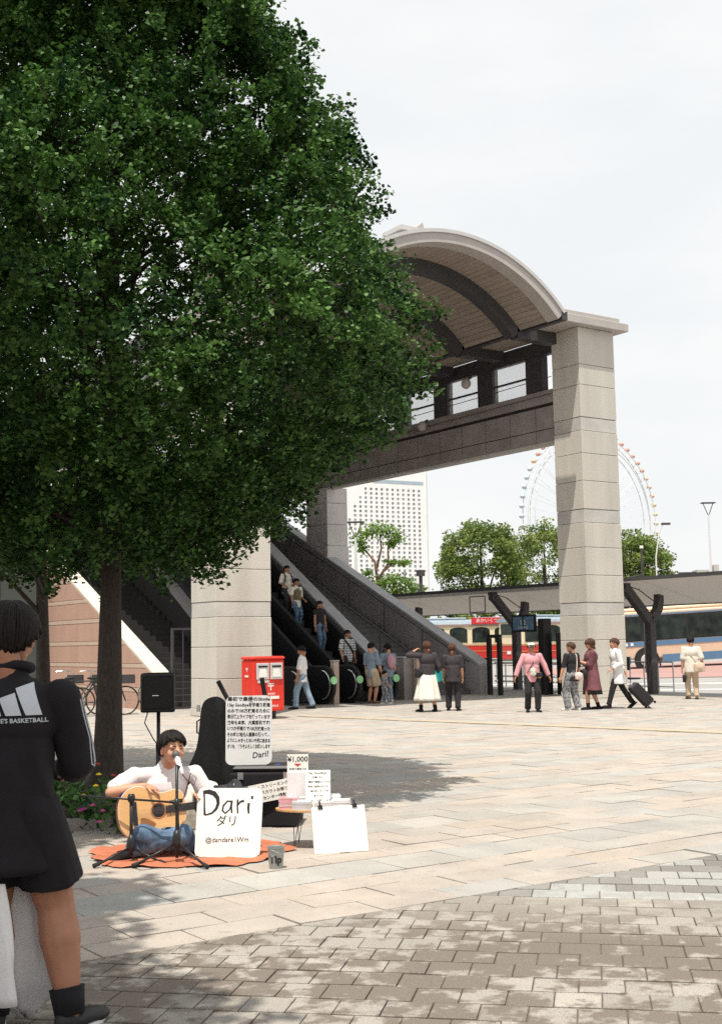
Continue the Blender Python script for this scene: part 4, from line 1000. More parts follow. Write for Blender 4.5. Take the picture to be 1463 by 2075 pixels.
# red and cream sightseeing buses
def red_bus(label, loc, rz, L_, sign_x=None, rear=True):
    t = thing('sightseeing_bus', label, 'bus', loc, rz, group='red and cream sightseeing buses')
    q = MB(); q.bbox(0, 0, 1.22, L_, 2.3, 2.62, .05); q.build('upper_body', bb_['cream'], t)
    q = MB(); q.bbox(-.02, -.02, .35, L_ + .02, 2.32, 1.218, .04); q.build('lower_body', bb_['red'], t)
    for z_ in (1.19, .82): q = MB(); q.box(-.04, -.04, z_, L_ + .04, -.021, z_ + .025).box(-.04, -.02, z_, -.021, 2.34, z_ + .025); q.build('gold_line', bb_['gold'], t)
    nwin = int(L_ / 1.5)
    for k in range(nwin):
        x0 = .35 + k * 1.5; w_ = 1.18
        if k == 1: pass
        arcp = [(x0, 1.4), (x0 + w_, 1.4), (x0 + w_, 2.2)] + [(x0 + w_ / 2 + w_ / 2 * math.cos(R(a)), 2.2 + .22 * math.sin(R(a))) for a in range(15, 180, 15)] + [(x0, 2.2)]
        q = MB(); q.prism([(x0 + w_ / 2 + (p[0] - x0 - w_ / 2) * 1.1, 1.8 + (p[1] - 1.8) * 1.08) for p in arcp], -.016, -.004); fr = q.build('window_frame', bb_['cream'], t)
        q = MB(); q.prism(arcp, -.026, -.017); q.build('pane', M['busglass'], fr)
    q = MB(); q.prism([(-.08, 2.622), (2.38, 2.622), (2.3, 2.78), (1.9, 2.93), (.4, 2.93), (0, 2.78)], -.1, L_ + .1, 'x'); q.build('roof', bb_['rgrey'], t)
    for k in range(3):
        q = MB(); q.bbox(.5 + k * L_ / 3, .4, 2.932, .5 + k * L_ / 3 + L_ / 3.6, 1.9, 3.08, .05); q.build('roof_unit', bb_['rgrey'], t)
    q = MB(); q.box(-.1, -.09, 2.50, L_ + .1, -.021, 2.62); q.build('cornice', mat('bus_cornice', (.30, .20, .18), .5, .1, 4), t)
    if rear:
        q = MB(); q.box(-.035, .28, 1.85, -.004, 2.02, 2.52); fr = q.build('rear_window_frame', M['black_metal'], t)
        q = MB(); q.box(-.055, .34, 1.9, -.036, 1.96, 2.47); q.build('pane', M['busglass'], fr)
        for yy in (.2, .38, 1.92, 2.1):
            q = MB(); q.lathe([(.065, 0), (.05, .03)], (-.004, yy, 1.32), 10, Matrix.Rotation(R(-90), 3, 'Y')); q.build('tail_light', bb_['tail'], t)
        q = MB(); q.cbox((-.05, 1.15, .75), (.03, .4, .2)); q.build('number_plate', M['white'], t)
        q = MB(); q.bbox(-.12, 0, .33, -.022, 2.3, .5, .02); q.build('bumper', bb_['red'], t)
    if sign_x is not None:
        q = MB(); q.box(sign_x, -.14, 2.63, sign_x + 2.1, -.11, 3.05); so = q.build('sign_board', bb_['signred'], t)
        text('sign_text', 'あかいくつ', .30, M['white'], so, frame((sign_x + 1.05, -.145, 2.84), (1, 0, 0), (0, 0, 1)))
    for xw in (1.6, L_ - 1.8): wheel_part(t, xw, .02, .46)
    return t
ra = math.atan2(rgt.y, rgt.x)
cA = campt(9.6, 76, 0)     # nearest corner
red_bus('red and cream bus seen from behind, left of the dark shelter post', cA, ra + R(28), 9.0)
red_bus('red and cream bus side on with a red roof sign, partly behind the stair wall', campt(3.9, 82.5, 0), ra + R(2), 9.2, sign_x=3.3, rear=False)

# ------------------------------------------------------------------ people
def ik(a, b, l1, l2, pole):
    a = Vector(a); b = Vector(b); d = b - a; L_ = min(d.length, (l1 + l2) * .999); d.normalize(); b = a + d * L_
    x = (l1 * l1 - l2 * l2 + L_ * L_) / (2 * L_); hh = math.sqrt(max(l1 * l1 - x * x, 0))
    p = Vector(pole); p = (p - d * p.dot(d)); p = p.normalized() if p.length > 1e-4 else Vector((0, 1, 0))
    return a + d * x + p * hh, b
def add_hand(mb, wrist, d, palm_n, s, curl=.5, side=1, seg=6):
    """hand of length s: palm plus four fingers and a thumb"""
    d = Vector(d).normalized(); n = Vector(palm_n); n = (n - d * n.dot(d)).normalized(); w = d.cross(n) * side
    m = Matrix((w, d, n)).transposed()
    mb.ell(Vector(wrist) + d * s * .26, (s * .23, s * .33, s * .11), m, seg=10, rings=7)
    for i, (ox, ln) in enumerate(((-.165, .36), (-.055, .43), (.055, .45), (.165, .41))):
        p0 = Vector(wrist) + d * s * .45 + w * s * ox
        a1 = curl * .9; a2 = curl * 1.9
        p1 = p0 + (d * math.cos(a1) + n * math.sin(a1)) * s * ln * .52
        p2 = p1 + (d * math.cos(a2) + n * math.sin(a2)) * s * ln * .48
        mb.tube([p0, p1, p2], [s * .052, s * .047, s * .036], seg)
    p0 = Vector(wrist) + d * s * .16 + w * s * .18; p1 = p0 + (d * .7 + w * .75 + n * .25).normalized() * s * .22; p2 = p1 + (d * .9 + w * .1 + n * .4).normalized() * s * .18
    mb.tube([p0, p1, p2], [s * .062, s * .055, s * .04], seg)
def head_parts(detail=False, mouth_open=False):
    b = MB()
    b.ell((0, -.06, .12), (.335, .43, .38)); b.ell((0, .09, -.08), (.265, .31, .36)); b.ell((0, .15, -.31), (.19, .20, .17)); b.ell((0, .27, -.40), (.10, .09, .08))
    b.tube([(0, .37, .03), (0, .45, -.08), (0, .475, -.13)], [.030, .045, .055], 8); b.ell((.045, .42, -.15), (.04, .045, .035), seg=8, rings=6); b.ell((-.045, .42, -.15), (.04, .045, .035), seg=8, rings=6)
    b.ell((.13, .33, .07), (.11, .06, .045)); b.ell((-.13, .33, .07), (.11, .06, .045)); b.ell((.16, .25, -.13), (.11, .10, .12)); b.ell((-.16, .25, -.13), (.11, .10, .12))
    for s in (-1, 1): b.ell((s * .335, -.03, -.04), (.045, .09, .135), seg=10, rings=8)
    return b
def hair_mesh(style='short', seed=0, detail=48, fringe=.32, length=0.0, vol=1.0, locks=70, nape=32, side=100, jagk=1.0):
    """cap grid in head units, falling past the ears by length"""
    rg_ = random.Random(seed); b = MB(); nA = detail; nT = 12; vs = []; fs = []
    cy, czz = -.07, .12; rx, ry, rz = .375 * vol, .465 * vol, .415 * vol
    ph = [rg_.uniform(0, 6.28) for _ in range(4)]
    ext = 6 if length > 0 else 2
    rows = nT + ext
    for j in range(rows + 1):
        for i in range(nA):
            az = 2 * math.pi * i / nA          # 0 = front
            front = max(0, math.cos(az)); back = max(0, -math.cos(az)); sidev = abs(math.sin(az))
            jag = (rg_.random() if False else (math.sin(i * 2.7 + ph[0]) * .5 + math.sin(i * 5.3 + ph[1]) * .5)) * .07 * jagk
            end = R(62 + 10 * fringe) * front ** .6 * (1 if front > .35 else .9 + .1) + R(98) * sidev ** 1.5 * (1 - front ** .5 * .55) + R(118) * back
            end = {True: end}[True]
            if front > .3: end = R(60 + 45 * fringe) + R(26) * (1 - front)
            else: end = R(60 + 45 * fringe + 26 * .7) * (front / .3) + (R(side) + R(nape + 100 - side) * back) * (1 - front / .3)
            end += jag
            t = min(j / nT, 1.0); p = end * t
            ridge = 1 + (.030 * math.sin(az * 17 + ph[2] + t * 3) + .022 * math.sin(az * 29 + ph[3] - t * 4)) * min(1, t * 2)
            x = rx * math.sin(p) * math.sin(az) * ridge; y = ry * math.sin(p) * math.cos(az) * ridge; z = rz * math.cos(p) * (1 + .02 * math.sin(az * 11 + ph[1]))
            if j > nT:
                k = (j - nT) / ext
                if length > 0 and front < .55:
                    fall = length * k * (1 - (front / .55) ** 2) * (1 + jag * 1.5); z -= fall
                    x *= 1 + .10 * k - .25 * k * k; y = y * (1 - .05 * k) - .02 * k
                    x *= 1 + .05 * math.sin(k * 9 + az * 3); y *= 1 + .05 * math.cos(k * 8 + az * 5)
                    if j == rows: x *= .8; y *= .85
                else:
                    x *= 1 - .12 * k; y *= 1 - .12 * k; z -= .02 * k
            vs.append((x, cy + y, czz + z))
    for j in range(rows):
        for i in range(nA):
            if j == 0: fs.append((i, nA + (i + 1) % nA, nA + i))
            fs.append((j * nA + i, j * nA + (i + 1) % nA, (j + 1) * nA + (i + 1) % nA, (j + 1) * nA + i)) if j > 0 else None
    b.add(vs, fs)
    for q_ in range(locks):          # separate locks lying over the cap
        az = rg_.uniform(0, 2 * math.pi); i = int(az / (2 * math.pi) * nA) % nA
        j0 = rg_.randint(0, nT - 5); pts = []; sway = rg_.uniform(-.10, .10); lift = rg_.uniform(1.0, 1.035)
        for j in range(j0, nT + 1, 2):
            a2 = az + sway * (j - j0) / nT; ii = int(a2 / (2 * math.pi) * nA) % nA
            v = Vector(vs[j * nA + ii]); c0 = Vector((0, cy, czz)); pts.append(c0 + (v - c0) * lift)
        if len(pts) < 3: continue
        tip = pts[-1] + (pts[-1] - pts[-2]) * rg_.uniform(.2, .9); pts.append(tip)
        n_ = len(pts); r0 = rg_.uniform(.012, .026); b.tube(pts, [r0 * (.4 + .6 * math.sin(math.pi * min(.9, (k + .6) / n_))) if k < n_ - 1 else .004 for k in range(n_)], 5, flat=.6)
    return b

def person(label, loc, facing, h=1.6, skin='skin', hair='short', haircol='hair', head_yaw=0, head_pitch=0,
           top=None, top_len=.0, sleeve=.5, top_fit=1.0, bottom='pants', bottom_mat=None, leg_w=1.0, shoe=None, sock=None,
           ankles=None, hands=None, lean=0.0, pelvis=None, knee_pole=None, elbow_pole=None, curl=.5, voxel=.014, group=None,
           name='person', foot_dir=None, collar=True, shoulder_w=1.0, extras=None, torso_tilt=None, face=True, hem=None, leg_r=1.0, vsmooth=2, sh_k=.93, head_s=1.0, mouth_open=False,
           shorts_len=.55, skirt_w=1.0, skirt_len=.8, seed=1, folds=.0065, hat=None, fringe=.32, hand_dirs=None, head_c=None, shoulder_pts=None, chest_r=1.0, build=1.0):
    t = thing(name, label, 'person', loc, R(facing - 90), group)
    H = h; V = Vector
    def S(*p): return V(p) * H
    pel = S(*(pelvis or (0, 0, .53)))
    nb = pel + S(lean_x(torso_tilt), lean, .30) if torso_tilt else pel + S(0, lean, .30)
    sp = (nb - pel)
    def spine(k): return pel + sp * k
    sw = .118 * shoulder_w * build
    side = V((1, 0, 0))
    if shoulder_pts: shl = {-1: S(*shoulder_pts[0]), 1: S(*shoulder_pts[1])}
    else: shl = {s: spine(sh_k) + side * s * sw * H + S(0, 0, -.005) for s in (-1, 1)}
    hc = S(*head_c) if head_c else nb + S(0, .012 + lean * .15, .095)
    hr = .145 * H * (1 if h > 1.2 else 1.2) * head_s
    hrot = Matrix.Rotation(R(head_yaw), 3, 'Z') @ Matrix.Rotation(R(head_pitch), 3, 'X')
    hips = {s: pel + side * s * .052 * H * build + S(0, 0, -.01) for s in (-1, 1)}
    ank = {-1: S(*(ankles[0] if ankles else (-.06, 0, .045))), 1: S(*(ankles[1] if ankles else (.06, 0, .045)))}
    kn = {}
    for s in (-1, 1):
        kp = knee_pole[0 if s < 0 else 1] if knee_pole else (s * .1, 1, .1)
        kn[s], ank[s] = ik(hips[s], ank[s], .245 * H, .245 * H, kp)
    hd = {-1: S(*(hands[0] if hands else (-.148, .03, .43))), 1: S(*(hands[1] if hands else (.148, .03, .43)))}
    el = {}
    for s in (-1, 1):
        ep = elbow_pole[0 if s < 0 else 1] if elbow_pole else (s * .35, -1, -.2)
        el[s], hd[s] = ik(shl[s], hd[s], .172 * H, .158 * H, ep)
    # ---- body: one continuous skin
    b = MB(); q = .92 if top else 1.0
    b.ell(spine(.02), (.088 * H * build, .062 * H, .075 * H)); b.ell(spine(.35), (.074 * H * build, .052 * H, .09 * H)); b.ell(spine(.68), (.088 * H * build, .058 * H, .09 * H))
    b.limb(shl[-1], (.027 if top else .034) * H, shl[1], (.027 if top else .034) * H); b.limb(spine(.9), .036 * H, hc + hrot @ V((0, -.25 * hr, -.25 * hr)), .032 * H)
    for s in (-1, 1):
        b.limb(shl[s], (.028 if top else .032) * H, el[s], .025 * H); b.limb(el[s], .025 * H, el[s].lerp(hd[s], .4), .026 * H); b.limb(el[s].lerp(hd[s], .4), .026 * H, hd[s], .016 * H)
        b.limb(hips[s], .052 * H * min(leg_r, 1.0), hips[s].lerp(kn[s], .45), .046 * H * leg_r); b.limb(hips[s].lerp(kn[s], .45), .046 * H * leg_r, kn[s], .034 * H * leg_r); b.limb(kn[s], .033 * H * leg_r, kn[s].lerp(ank[s], .32), .037 * H * leg_r); b.limb(kn[s].lerp(ank[s], .32), .036 * H * leg_r, ank[s], .022 * H * leg_r ** .5)
    me1 = remesh(b, voxel, 2)
    hb = head_parts(); hb.v = [tuple(hc + hrot @ (V(v) * hr)) for v in hb.v]
    me2 = remesh(hb, max(.0045, hr * (.028 if voxel < .011 else .045)), 1)
    body = MB(); mesh_to_mb(me1, body); mesh_to_mb(me2, body)
    for s in (-1, 1):
        d = (hd[s] - el[s]).normalized()
        if hand_dirs and hand_dirs[0 if s < 0 else 1]: d = V(hand_dirs[0 if s < 0 else 1]).normalized()
        add_hand(body, hd[s] - d * .006, d, V((-s, .15, 0)) if abs(d.z) > .6 else V((0, -.2, -1)), .105 * H, curl, side=s if abs(d.z) > .6 else -s)
    bo = link('body', body.mesh('body'), M[skin], t); bo.data.polygons.foreach_set('use_smooth', [True] * len(bo.data.polygons))
    # ---- face
    if face:
        def hp(x, y, z): return hc + hrot @ (V((x, y, z)) * hr)
        e = MB(); e.ell(hp(-.125, .345, .005), (hr * .05, hr * .03, hr * .018), hrot, 8, 6).ell(hp(.125, .345, .005), (hr * .05, hr * .03, hr * .018), hrot, 8, 6); e.build('eyes', M['ink'], t)
        e = MB()
        for s in (-1, 1): e.tube([hp(s * .05, .385, .075), hp(s * .13, .385, .10), hp(s * .21, .32, .075)], [hr * .012, hr * .018, hr * .01], 6)
        e.build('eyebrows', M[haircol], t)
        lipm = M.setdefault('lips', mat('lips', (.42, .13, .10), .5, .05, 5))
        e = MB()
        if mouth_open:
            e.tube([hp(.075 * math.cos(a), .365 + .03 * math.cos(a) ** 2 * 0 - .02 * abs(math.cos(a)), -.255 + .065 * math.sin(a)) for a in [2 * math.pi * k / 14 for k in range(15)]], hr * .024, 6, False)
            e.build('lips', lipm, t, smooth=True)
            e = MB(); e.ell(hp(0, .335, -.255), (hr * .07, hr * .04, hr * .06), hrot, 12, 8); e.build('open_mouth', M['redink'] if False else mat('mouth_dark', (.06, .012, .01), .6, .05, 5), t)
            e = MB(); e.ell(hp(0, .352, -.215), (hr * .05, hr * .03, hr * .014), hrot, 8, 6); e.build('teeth', M['white'], t)
        else:
            e.ell(hp(0, .37, -.245), (hr * .085, hr * .03, hr * .026), hrot, 10, 6); e.build('lips', lipm, t)
    # ---- hair
    if hair:
        hm = {'short': dict(length=0, fringe=fringe), 'bob': dict(length=.42, fringe=.45, vol=1.07), 'long': dict(length=1.45, fringe=.3, vol=1.05), 'near': dict(length=0, fringe=.3, detail=72, vol=1.08, locks=330, nape=46), 'mop': dict(length=.0, fringe=.16, vol=1.05, detail=72, locks=420, nape=34, side=86, jagk=2.2)}[hair]
        hh = hair_mesh(seed=seed, **hm); hh.v = [tuple(hc + hrot @ (V(v) * hr)) for v in hh.v]
        o = hh.build('hair', M[haircol], t, smooth=True); sm = o.modifiers.new('s', 'SOLIDIFY'); sm.thickness = hr * .05; sm.offset = -1
    # ---- top
    if top:
        f = top_fit; b = MB()
        b.ell(spine(.70), (.100 * H * f * chest_r * build, .073 * H * f, .105 * H)); b.ell(spine(.38), (.094 * H * f * chest_r * build, .068 * H * f, .11 * H)); b.ell(spine(.86), (.095 * H * chest_r * build, .052 * H * f, .05 * H))
        b.limb(shl[-1] + S(0, 0, -.002), .036 * H, shl[1] + S(0, 0, -.002), .036 * H); b.limb(spine(.92), .05 * H, nb + S(0, 0, .006), .040 * H)
        zl = -(.10 + top_len) * H
        hz = [spine(.4), spine(.12), pel + V((0, 0, zl))]
        rx = [.090, .094, .10 + top_len * .22]
        prof = []
        for c, r_ in zip(hz, rx):
            prof.append([c + V((math.cos(a) * r_ * H * f * build * (1 + .05 * math.sin(a * 5 + seed)), math.sin(a) * r_ * .74 * H * f * (1 + .05 * math.cos(a * 4)), 0)) for a in [2 * math.pi * k / 24 for k in range(24)]])
        o_ = len(b.v); vs = [v for r_ in prof for v in r_]; fs = []
        for i in range(2):
            for k in range(24): fs.append((i * 24 + k, (i + 1) * 24 + k, (i + 1) * 24 + (k + 1) % 24, i * 24 + (k + 1) % 24))
        fs += [tuple(range(24)), tuple(reversed(range(48, 72)))]
        b.add(vs, fs)
        for s in (-1, 1):
            if sleeve <= .5:
                e_ = shl[s].lerp(el[s], sleeve * 2); b.limb(shl[s], .038 * H, e_.lerp(shl[s], .1), (.038 if f < 1.2 else .045) * H); b.tube([shl[s], e_], [.038 * H, .042 * H * (f ** .5)], 12)
            else:
                k = (sleeve - .5) * 2; e_ = el[s].lerp(hd[s], k); b.limb(shl[s], .043 * H, el[s], .036 * H * f ** .5); b.tube([el[s], e_], [.036 * H * f ** .5, .031 * H * f ** .5], 12)
        me = remesh(b, voxel * .9, vsmooth, folds * H, 7 / H * 1.2, seed * 3.1)
        to = link('top', me, M[top] if isinstance(top, str) else top, t)
    # ---- bottom
    if bottom == 'pants' or bottom == 'shorts':
        b = MB(); b.ell(pel, (.100 * H * build, .073 * H, .075 * H)); b.ell(pel + S(0, 0, .05), (.088 * H * build, .066 * H, .04 * H))
        for s in (-1, 1):
            if bottom == 'pants':
                b.limb(hips[s], .060 * H, kn[s], .044 * H * leg_w); b.limb(kn[s], .044 * H * leg_w, kn[s].lerp(ank[s], .9), .036 * H * leg_w)
                b.tube([kn[s].lerp(ank[s], .85), kn[s].lerp(ank[s], .98)], [.038 * H * leg_w, .040 * H * leg_w], 12)
            else:
                e_ = hips[s].lerp(kn[s], shorts_len); b.limb(hips[s], .060 * H * leg_w, hips[s].lerp(kn[s], shorts_len * .8), .058 * H * leg_w); b.tube([hips[s], e_], [.06 * H * leg_w, .068 * H * leg_w], 16)
        me = remesh(b, voxel * .9, 2, folds * H, 6 / H, seed * 1.7 + 5)
        link('trousers' if bottom == 'pants' else 'shorts', me, M[bottom_mat] if isinstance(bottom_mat, str) else bottom_mat, t)
    elif bottom == 'skirt':
        b = MB(); nA = 48; rows = 12; vs = []; fs = []
        for j in range(rows + 1):
            k = j / rows; c = pel + S(0, 0, .07) - V((0, 0, 1)) * k * skirt_len * .52 * H
            r0 = (.085 + .055 * min(1, k * 4) * .6 + .075 * skirt_w * k) * H
            for i in range(nA):
                a = 2 * math.pi * i / nA; w_ = 1 + k * (.10 * math.sin(a * 7 + seed) + .05 * math.sin(a * 13 + 2 * k))
                vs.append(c + V((math.cos(a) * r0 * w_, math.sin(a) * r0 * (.72 + .1 * k) * w_, 0)))
        for j in range(rows):
            for i in range(nA): fs.append((j * nA + i, (j + 1) * nA + i, (j + 1) * nA + (i + 1) % nA, j * nA + (i + 1) % nA))
        fs.append(tuple(range(nA))); b.add(vs, fs); o = b.build('skirt', M[bottom_mat] if isinstance(bottom_mat, str) else bottom_mat, t, smooth=True)
        sm = o.modifiers.new('s', 'SOLIDIFY'); sm.thickness = .004
    # ---- socks and shoes
    for i, s in enumerate((-1, 1)):
        fd = V(foot_dir[i]) if foot_dir else V((s * .18, 1, -.02 if ank[s].z < .07 * H else -.45))
        fd = fd.normalized(); a = ank[s]
        upv = V((0, 0, 1)); sidev = fd.cross(upv).normalized(); up2 = sidev.cross(fd); m3 = Matrix((sidev, fd, up2)).transposed()
        b = MB(); b.ell(a + fd * .045 * H - up2 * .026 * H, (.027 * H, .075 * H, .022 * H), m3); b.ell(a + fd * .085 * H - up2 * .030 * H, (.029 * H, .045 * H, .017 * H), m3); b.ell(a - fd * .01 * H - up2 * .02 * H, (.026 * H, .034 * H, .028 * H), m3)
        me = remesh(b, .007 if voxel < .011 else .010, 1); so = link('shoe', me, M[shoe or 'black'], t)
        b = MB(); pr = [(-.055, -.01), (-.058, .015)]
        poly = [(.024 * H * math.cos(x) * (1.15 if math.sin(x) > 0 else 1), .03 * H + .088 * H * math.sin(x)) for x in [2 * math.pi * k / 18 for k in range(18)]]
        vs = [a + sidev * p[0] + fd * p[1] + up2 * z * H for z in (-.052, -.038) for p in poly]
        b.add(vs, [tuple(reversed(range(18))), tuple(range(18, 36))] + [(k, (k + 1) % 18, 18 + (k + 1) % 18, 18 + k) for k in range(18)]); b.build('sole', M['white_cloth'] if shoe in ('white_shoe', 'near_shoe') else M['rubber'], so)
        if sock:
            b = MB(); b.tube([a - V((0, 0, .01 * H)), a.lerp(kn[s], .22)], [.026 * H * leg_r, .031 * H * leg_r], 12); b.build('sock', M[sock], t, smooth=True)
    t['_j'] = 0
    J = dict(pel=pel, nb=nb, sh=shl, el=el, hd=hd, kn=kn, ank=ank, hc=hc, hr=hr, hrot=hrot, H=H, spine=spine)
    del t['_j']
    return t, J
def lean_x(v): return v

M['black_tee'] = mat('black_tshirt', (.02, .018, .02), .9, .2, 10)
M['charcoal'] = mat('charcoal_cloth', (.045, .038, .042), .9, .2, 10)
M['pinkshirt'] = mat('pink_shirt', (.62, .30, .33), .9, .08, 10)
M['maroon'] = mat('maroon_cloth', (.16, .06, .07), .9, .2, 10)
M['beige_pants'] = mat('beige_cloth', (.50, .39, .27), .9, .1, 10)
M['offwhite'] = mat('offwhite_cloth', (.68, .64, .56), .9, .06, 10)
M['whiteskirt'] = mat('cream_skirt', (.74, .70, .62), .9, .06, 10)
M['olive'] = mat('olive_cloth', (.16, .13, .07), .9, .15, 10)
M['greyblue'] = mat('grey_blue_cloth', (.20, .25, .31), .9, .1, 10)
M['patterned'] = mat('patterned_cloth', (.22, .22, .23), .9, .85, 26)
M['white_shoe'] = mat('white_shoe', (.7, .68, .64), .7, .1, 20)
M['brown_shoe'] = mat('brown_shoe', (.16, .09, .05), .6, .1, 20)
M['near_shoe'] = mat('black_trainer', (.02, .02, .022), .6, .2, 20)
M['bagbeige'] = mat('beige_bag', (.58, .44, .33), .8, .1, 10)
M['bagpink'] = mat('pale_pink_bag', (.72, .56, .52), .6, .06, 10)
M['teal'] = mat('teal_bag', (.02, .36, .36), .7, .1, 10)
def plaid_mat():
    m = bpy.data.materials.new('plaid'); m.use_nodes = True; nt = m.node_tree; b = nt.nodes['Principled BSDF']; tc = nt.nodes.new('ShaderNodeTexCoord')
    outs = []
    for ax in (0, 2):
        sx = nt.nodes.new('ShaderNodeSeparateXYZ'); nt.links.new(tc.outputs['Object'], sx.inputs[0])
        mu = nt.nodes.new('ShaderNodeMath'); mu.operation = 'MULTIPLY'; mu.inputs[1].default_value = 95; nt.links.new(sx.outputs[ax], mu.inputs[0])
        si = nt.nodes.new('ShaderNodeMath'); si.operation = 'SINE'; nt.links.new(mu.outputs[0], si.inputs[0]); gt = nt.nodes.new('ShaderNodeMath'); gt.operation = 'GREATER_THAN'; gt.inputs[1].default_value = .2; nt.links.new(si.outputs[0], gt.inputs[0]); outs.append(gt)
    ad = nt.nodes.new('ShaderNodeMath'); nt.links.new(outs[0].outputs[0], ad.inputs[0]); nt.links.new(outs[1].outputs[0], ad.inputs[1])
    rp = nt.nodes.new('ShaderNodeMapRange'); rp.inputs[2].default_value = 2; rp.inputs[3].default_value = .62; rp.inputs[4].default_value = .10; nt.links.new(ad.outputs[0], rp.inputs[0])
    cc_ = nt.nodes.new('ShaderNodeCombineColor'); [nt.links.new(rp.outputs[0], cc_.inputs[k]) for k in range(3)]; nt.links.new(cc_.outputs[0], b.inputs['Base Color']); b.inputs['Roughness'].default_value = .9
    return m
M['plaid'] = plaid_mat()

CAMF = 55.5      # world angle of the direction away from the camera
def bag(t, c, size, m, strap=None, flat=.5, name='bag', label=None):
    """a soft bag with a flap and strap; held or worn, so a thing of its own"""
    P = t.matrix_basis @ Vector(c)
    bt_ = thing(name, label, name.replace('_', ' '), P, t.rotation_euler.z)
    b = MB(); b.ell((0, 0, 0), (size[0], size[1], size[2])); b.cbox((0, 0, -.1 * size[2]), (size[0] * 1.7, size[1] * 1.5, size[2] * 1.5))
    me = remesh(b, .014, 3, .006, 10); link('pouch', me, M[m], bt_)
    f = MB(); f.bbox(-size[0] * .8, size[1] * .80, .1 * size[2], size[0] * .8, size[1] * .98, size[2] * .8, .006); f.build('flap', M[m], bt_)
    if strap:
        pts = [Vector(p) - Vector(c) for p in strap]; s = MB(); s.tube(pts, .012, 6); s.build('strap', M[m], bt_)
    return bt_

# near man, seen from behind
near, JN = person('man seen from behind in black track jacket and shorts, filling the left edge', (1.765, 5.22, 0), CAMF + 3, h=1.74, hair='near', haircol='hair', head_yaw=-4, head_pitch=-8, leg_r=1.38,
    top='black', sleeve=.93, top_fit=1.10, top_len=.05, bottom='shorts', bottom_mat='black', shorts_len=.78, leg_w=1.10, sh_k=.86, head_s=1.08, shoe='near_shoe', sock='black', head_c=(-.008, .035, .930), ankles=[(-.03, .0, .047), (.150, -.01, .047)],
    hands=[(-.06, .19, .585), (.07, .19, .585)], elbow_pole=[(-.7, -.7, -.5), (.7, -.7, -.5)], voxel=.0095, skin='skin_tan', shoulder_w=1.06, folds=.013, face=False, build=1.0, lean=.012, seed=4, foot_dir=[(-.2, 1, 0), (.55, .8, 0)], vsmooth=9)
# logo and lettering laid on the jacket's back
jk = [c for c in near.children if c.name.startswith('top')][0] if near.children else None
for o_ in COL.objects:
    if o_.parent == near and o_.name.startswith('top'): jk = o_
jk.name = 'jacket'
bvh = BVHTree.FromPolygons([v.co.copy() for v in jk.data.vertices], [tuple(p.vertices) for p in jk.data.polygons])
def drape(me, oy=-1.0, off=.003):
    for v in me.vertices:
        hit = bvh.ray_cast(Vector((v.co.x, oy, v.co.z)), Vector((0, 1, 0)))
        if hit[0] is not None: v.co = Vector((v.co.x, hit[0].y - off - v.co.y * 1.0, v.co.z))
    me.update()
logo_m = mat('silver_print', (.50, .53, .58), .6, .03, 6)
lx, lz = .085, 1.30
def bar(x0, x1, z0, ztl, ztr, sl):
    b = MB(); n = 12; m_ = 10; vs = []; fs = []
    for j in range(m_ + 1):
        for i in range(n + 1):
            u = i / n; v = j / m_; zt = ztl + (ztr - ztl) * u; x = x0 + (x1 - x0) * u - sl * v * 1.0
            vs.append((x, 0, z0 + (zt - z0) * v))
    for j in range(m_):
        for i in range(n): fs.append((j * (n + 1) + i, j * (n + 1) + i + 1, (j + 1) * (n + 1) + i + 1, (j + 1) * (n + 1) + i))
    return b.add(vs, fs)
for (x0, x1, zl, zr) in ((-.150, -.092, .030, .048), (-.074, -.012, .072, .094), (.004, .066, .112, .136)):
    b = bar(lx + x0, lx + x1, lz, lz + zl, lz + zr, (zl + zr) * .19); me = b.mesh('logo_bar'); drape(me); link('logo_bar', me, logo_m, near)
me = text_mesh("BOOGIE'S BASKETBALL", .0255, 0, bold=.0006, spacing=1.0); me.transform(Matrix.Translation((lx - .045, 0, lz - .022)) @ Matrix.Rotation(R(90), 4, 'X'))
drape(me); link('logo_text', me, logo_m, near)
# white stripes down the outer sleeves
for s in (1, -1):
    pts = []
    for (p, q_) in ((JN['sh'][s], JN['el'][s]), (JN['el'][s], JN['hd'][s])):
        for k in range(10): pts.append(p.lerp(q_, k / 10))
    for dz in (-.022, 0.0, .022):
        vs = []; 
        for p in pts[:18]:
            o_ = Vector((p.x + s * .6, p.y + dz, p.z + dz * .2)); hit = bvh.ray_cast(o_, Vector((-s, 0, 0)))
            if hit[0] is not None: vs.append(hit[0] + Vector((s * .002, 0, 0)))
        if len(vs) > 3:
            b = MB(); b.tube(vs, .0032, 5); b.build('sleeve_stripe', logo_m, near)
b = MB(); cpt = JN['nb'].lerp(JN['hc'], .16) + Vector((0, -.005, .012)); b.tube([cpt + Vector((math.cos(a) * .078, math.sin(a) * .078 + .01, .012 - .014 * math.sin(a))) for a in [2 * math.pi * k / 24 for k in range(25)]], .021, 8, False); b.build('collar', M['black'], near, smooth=True)

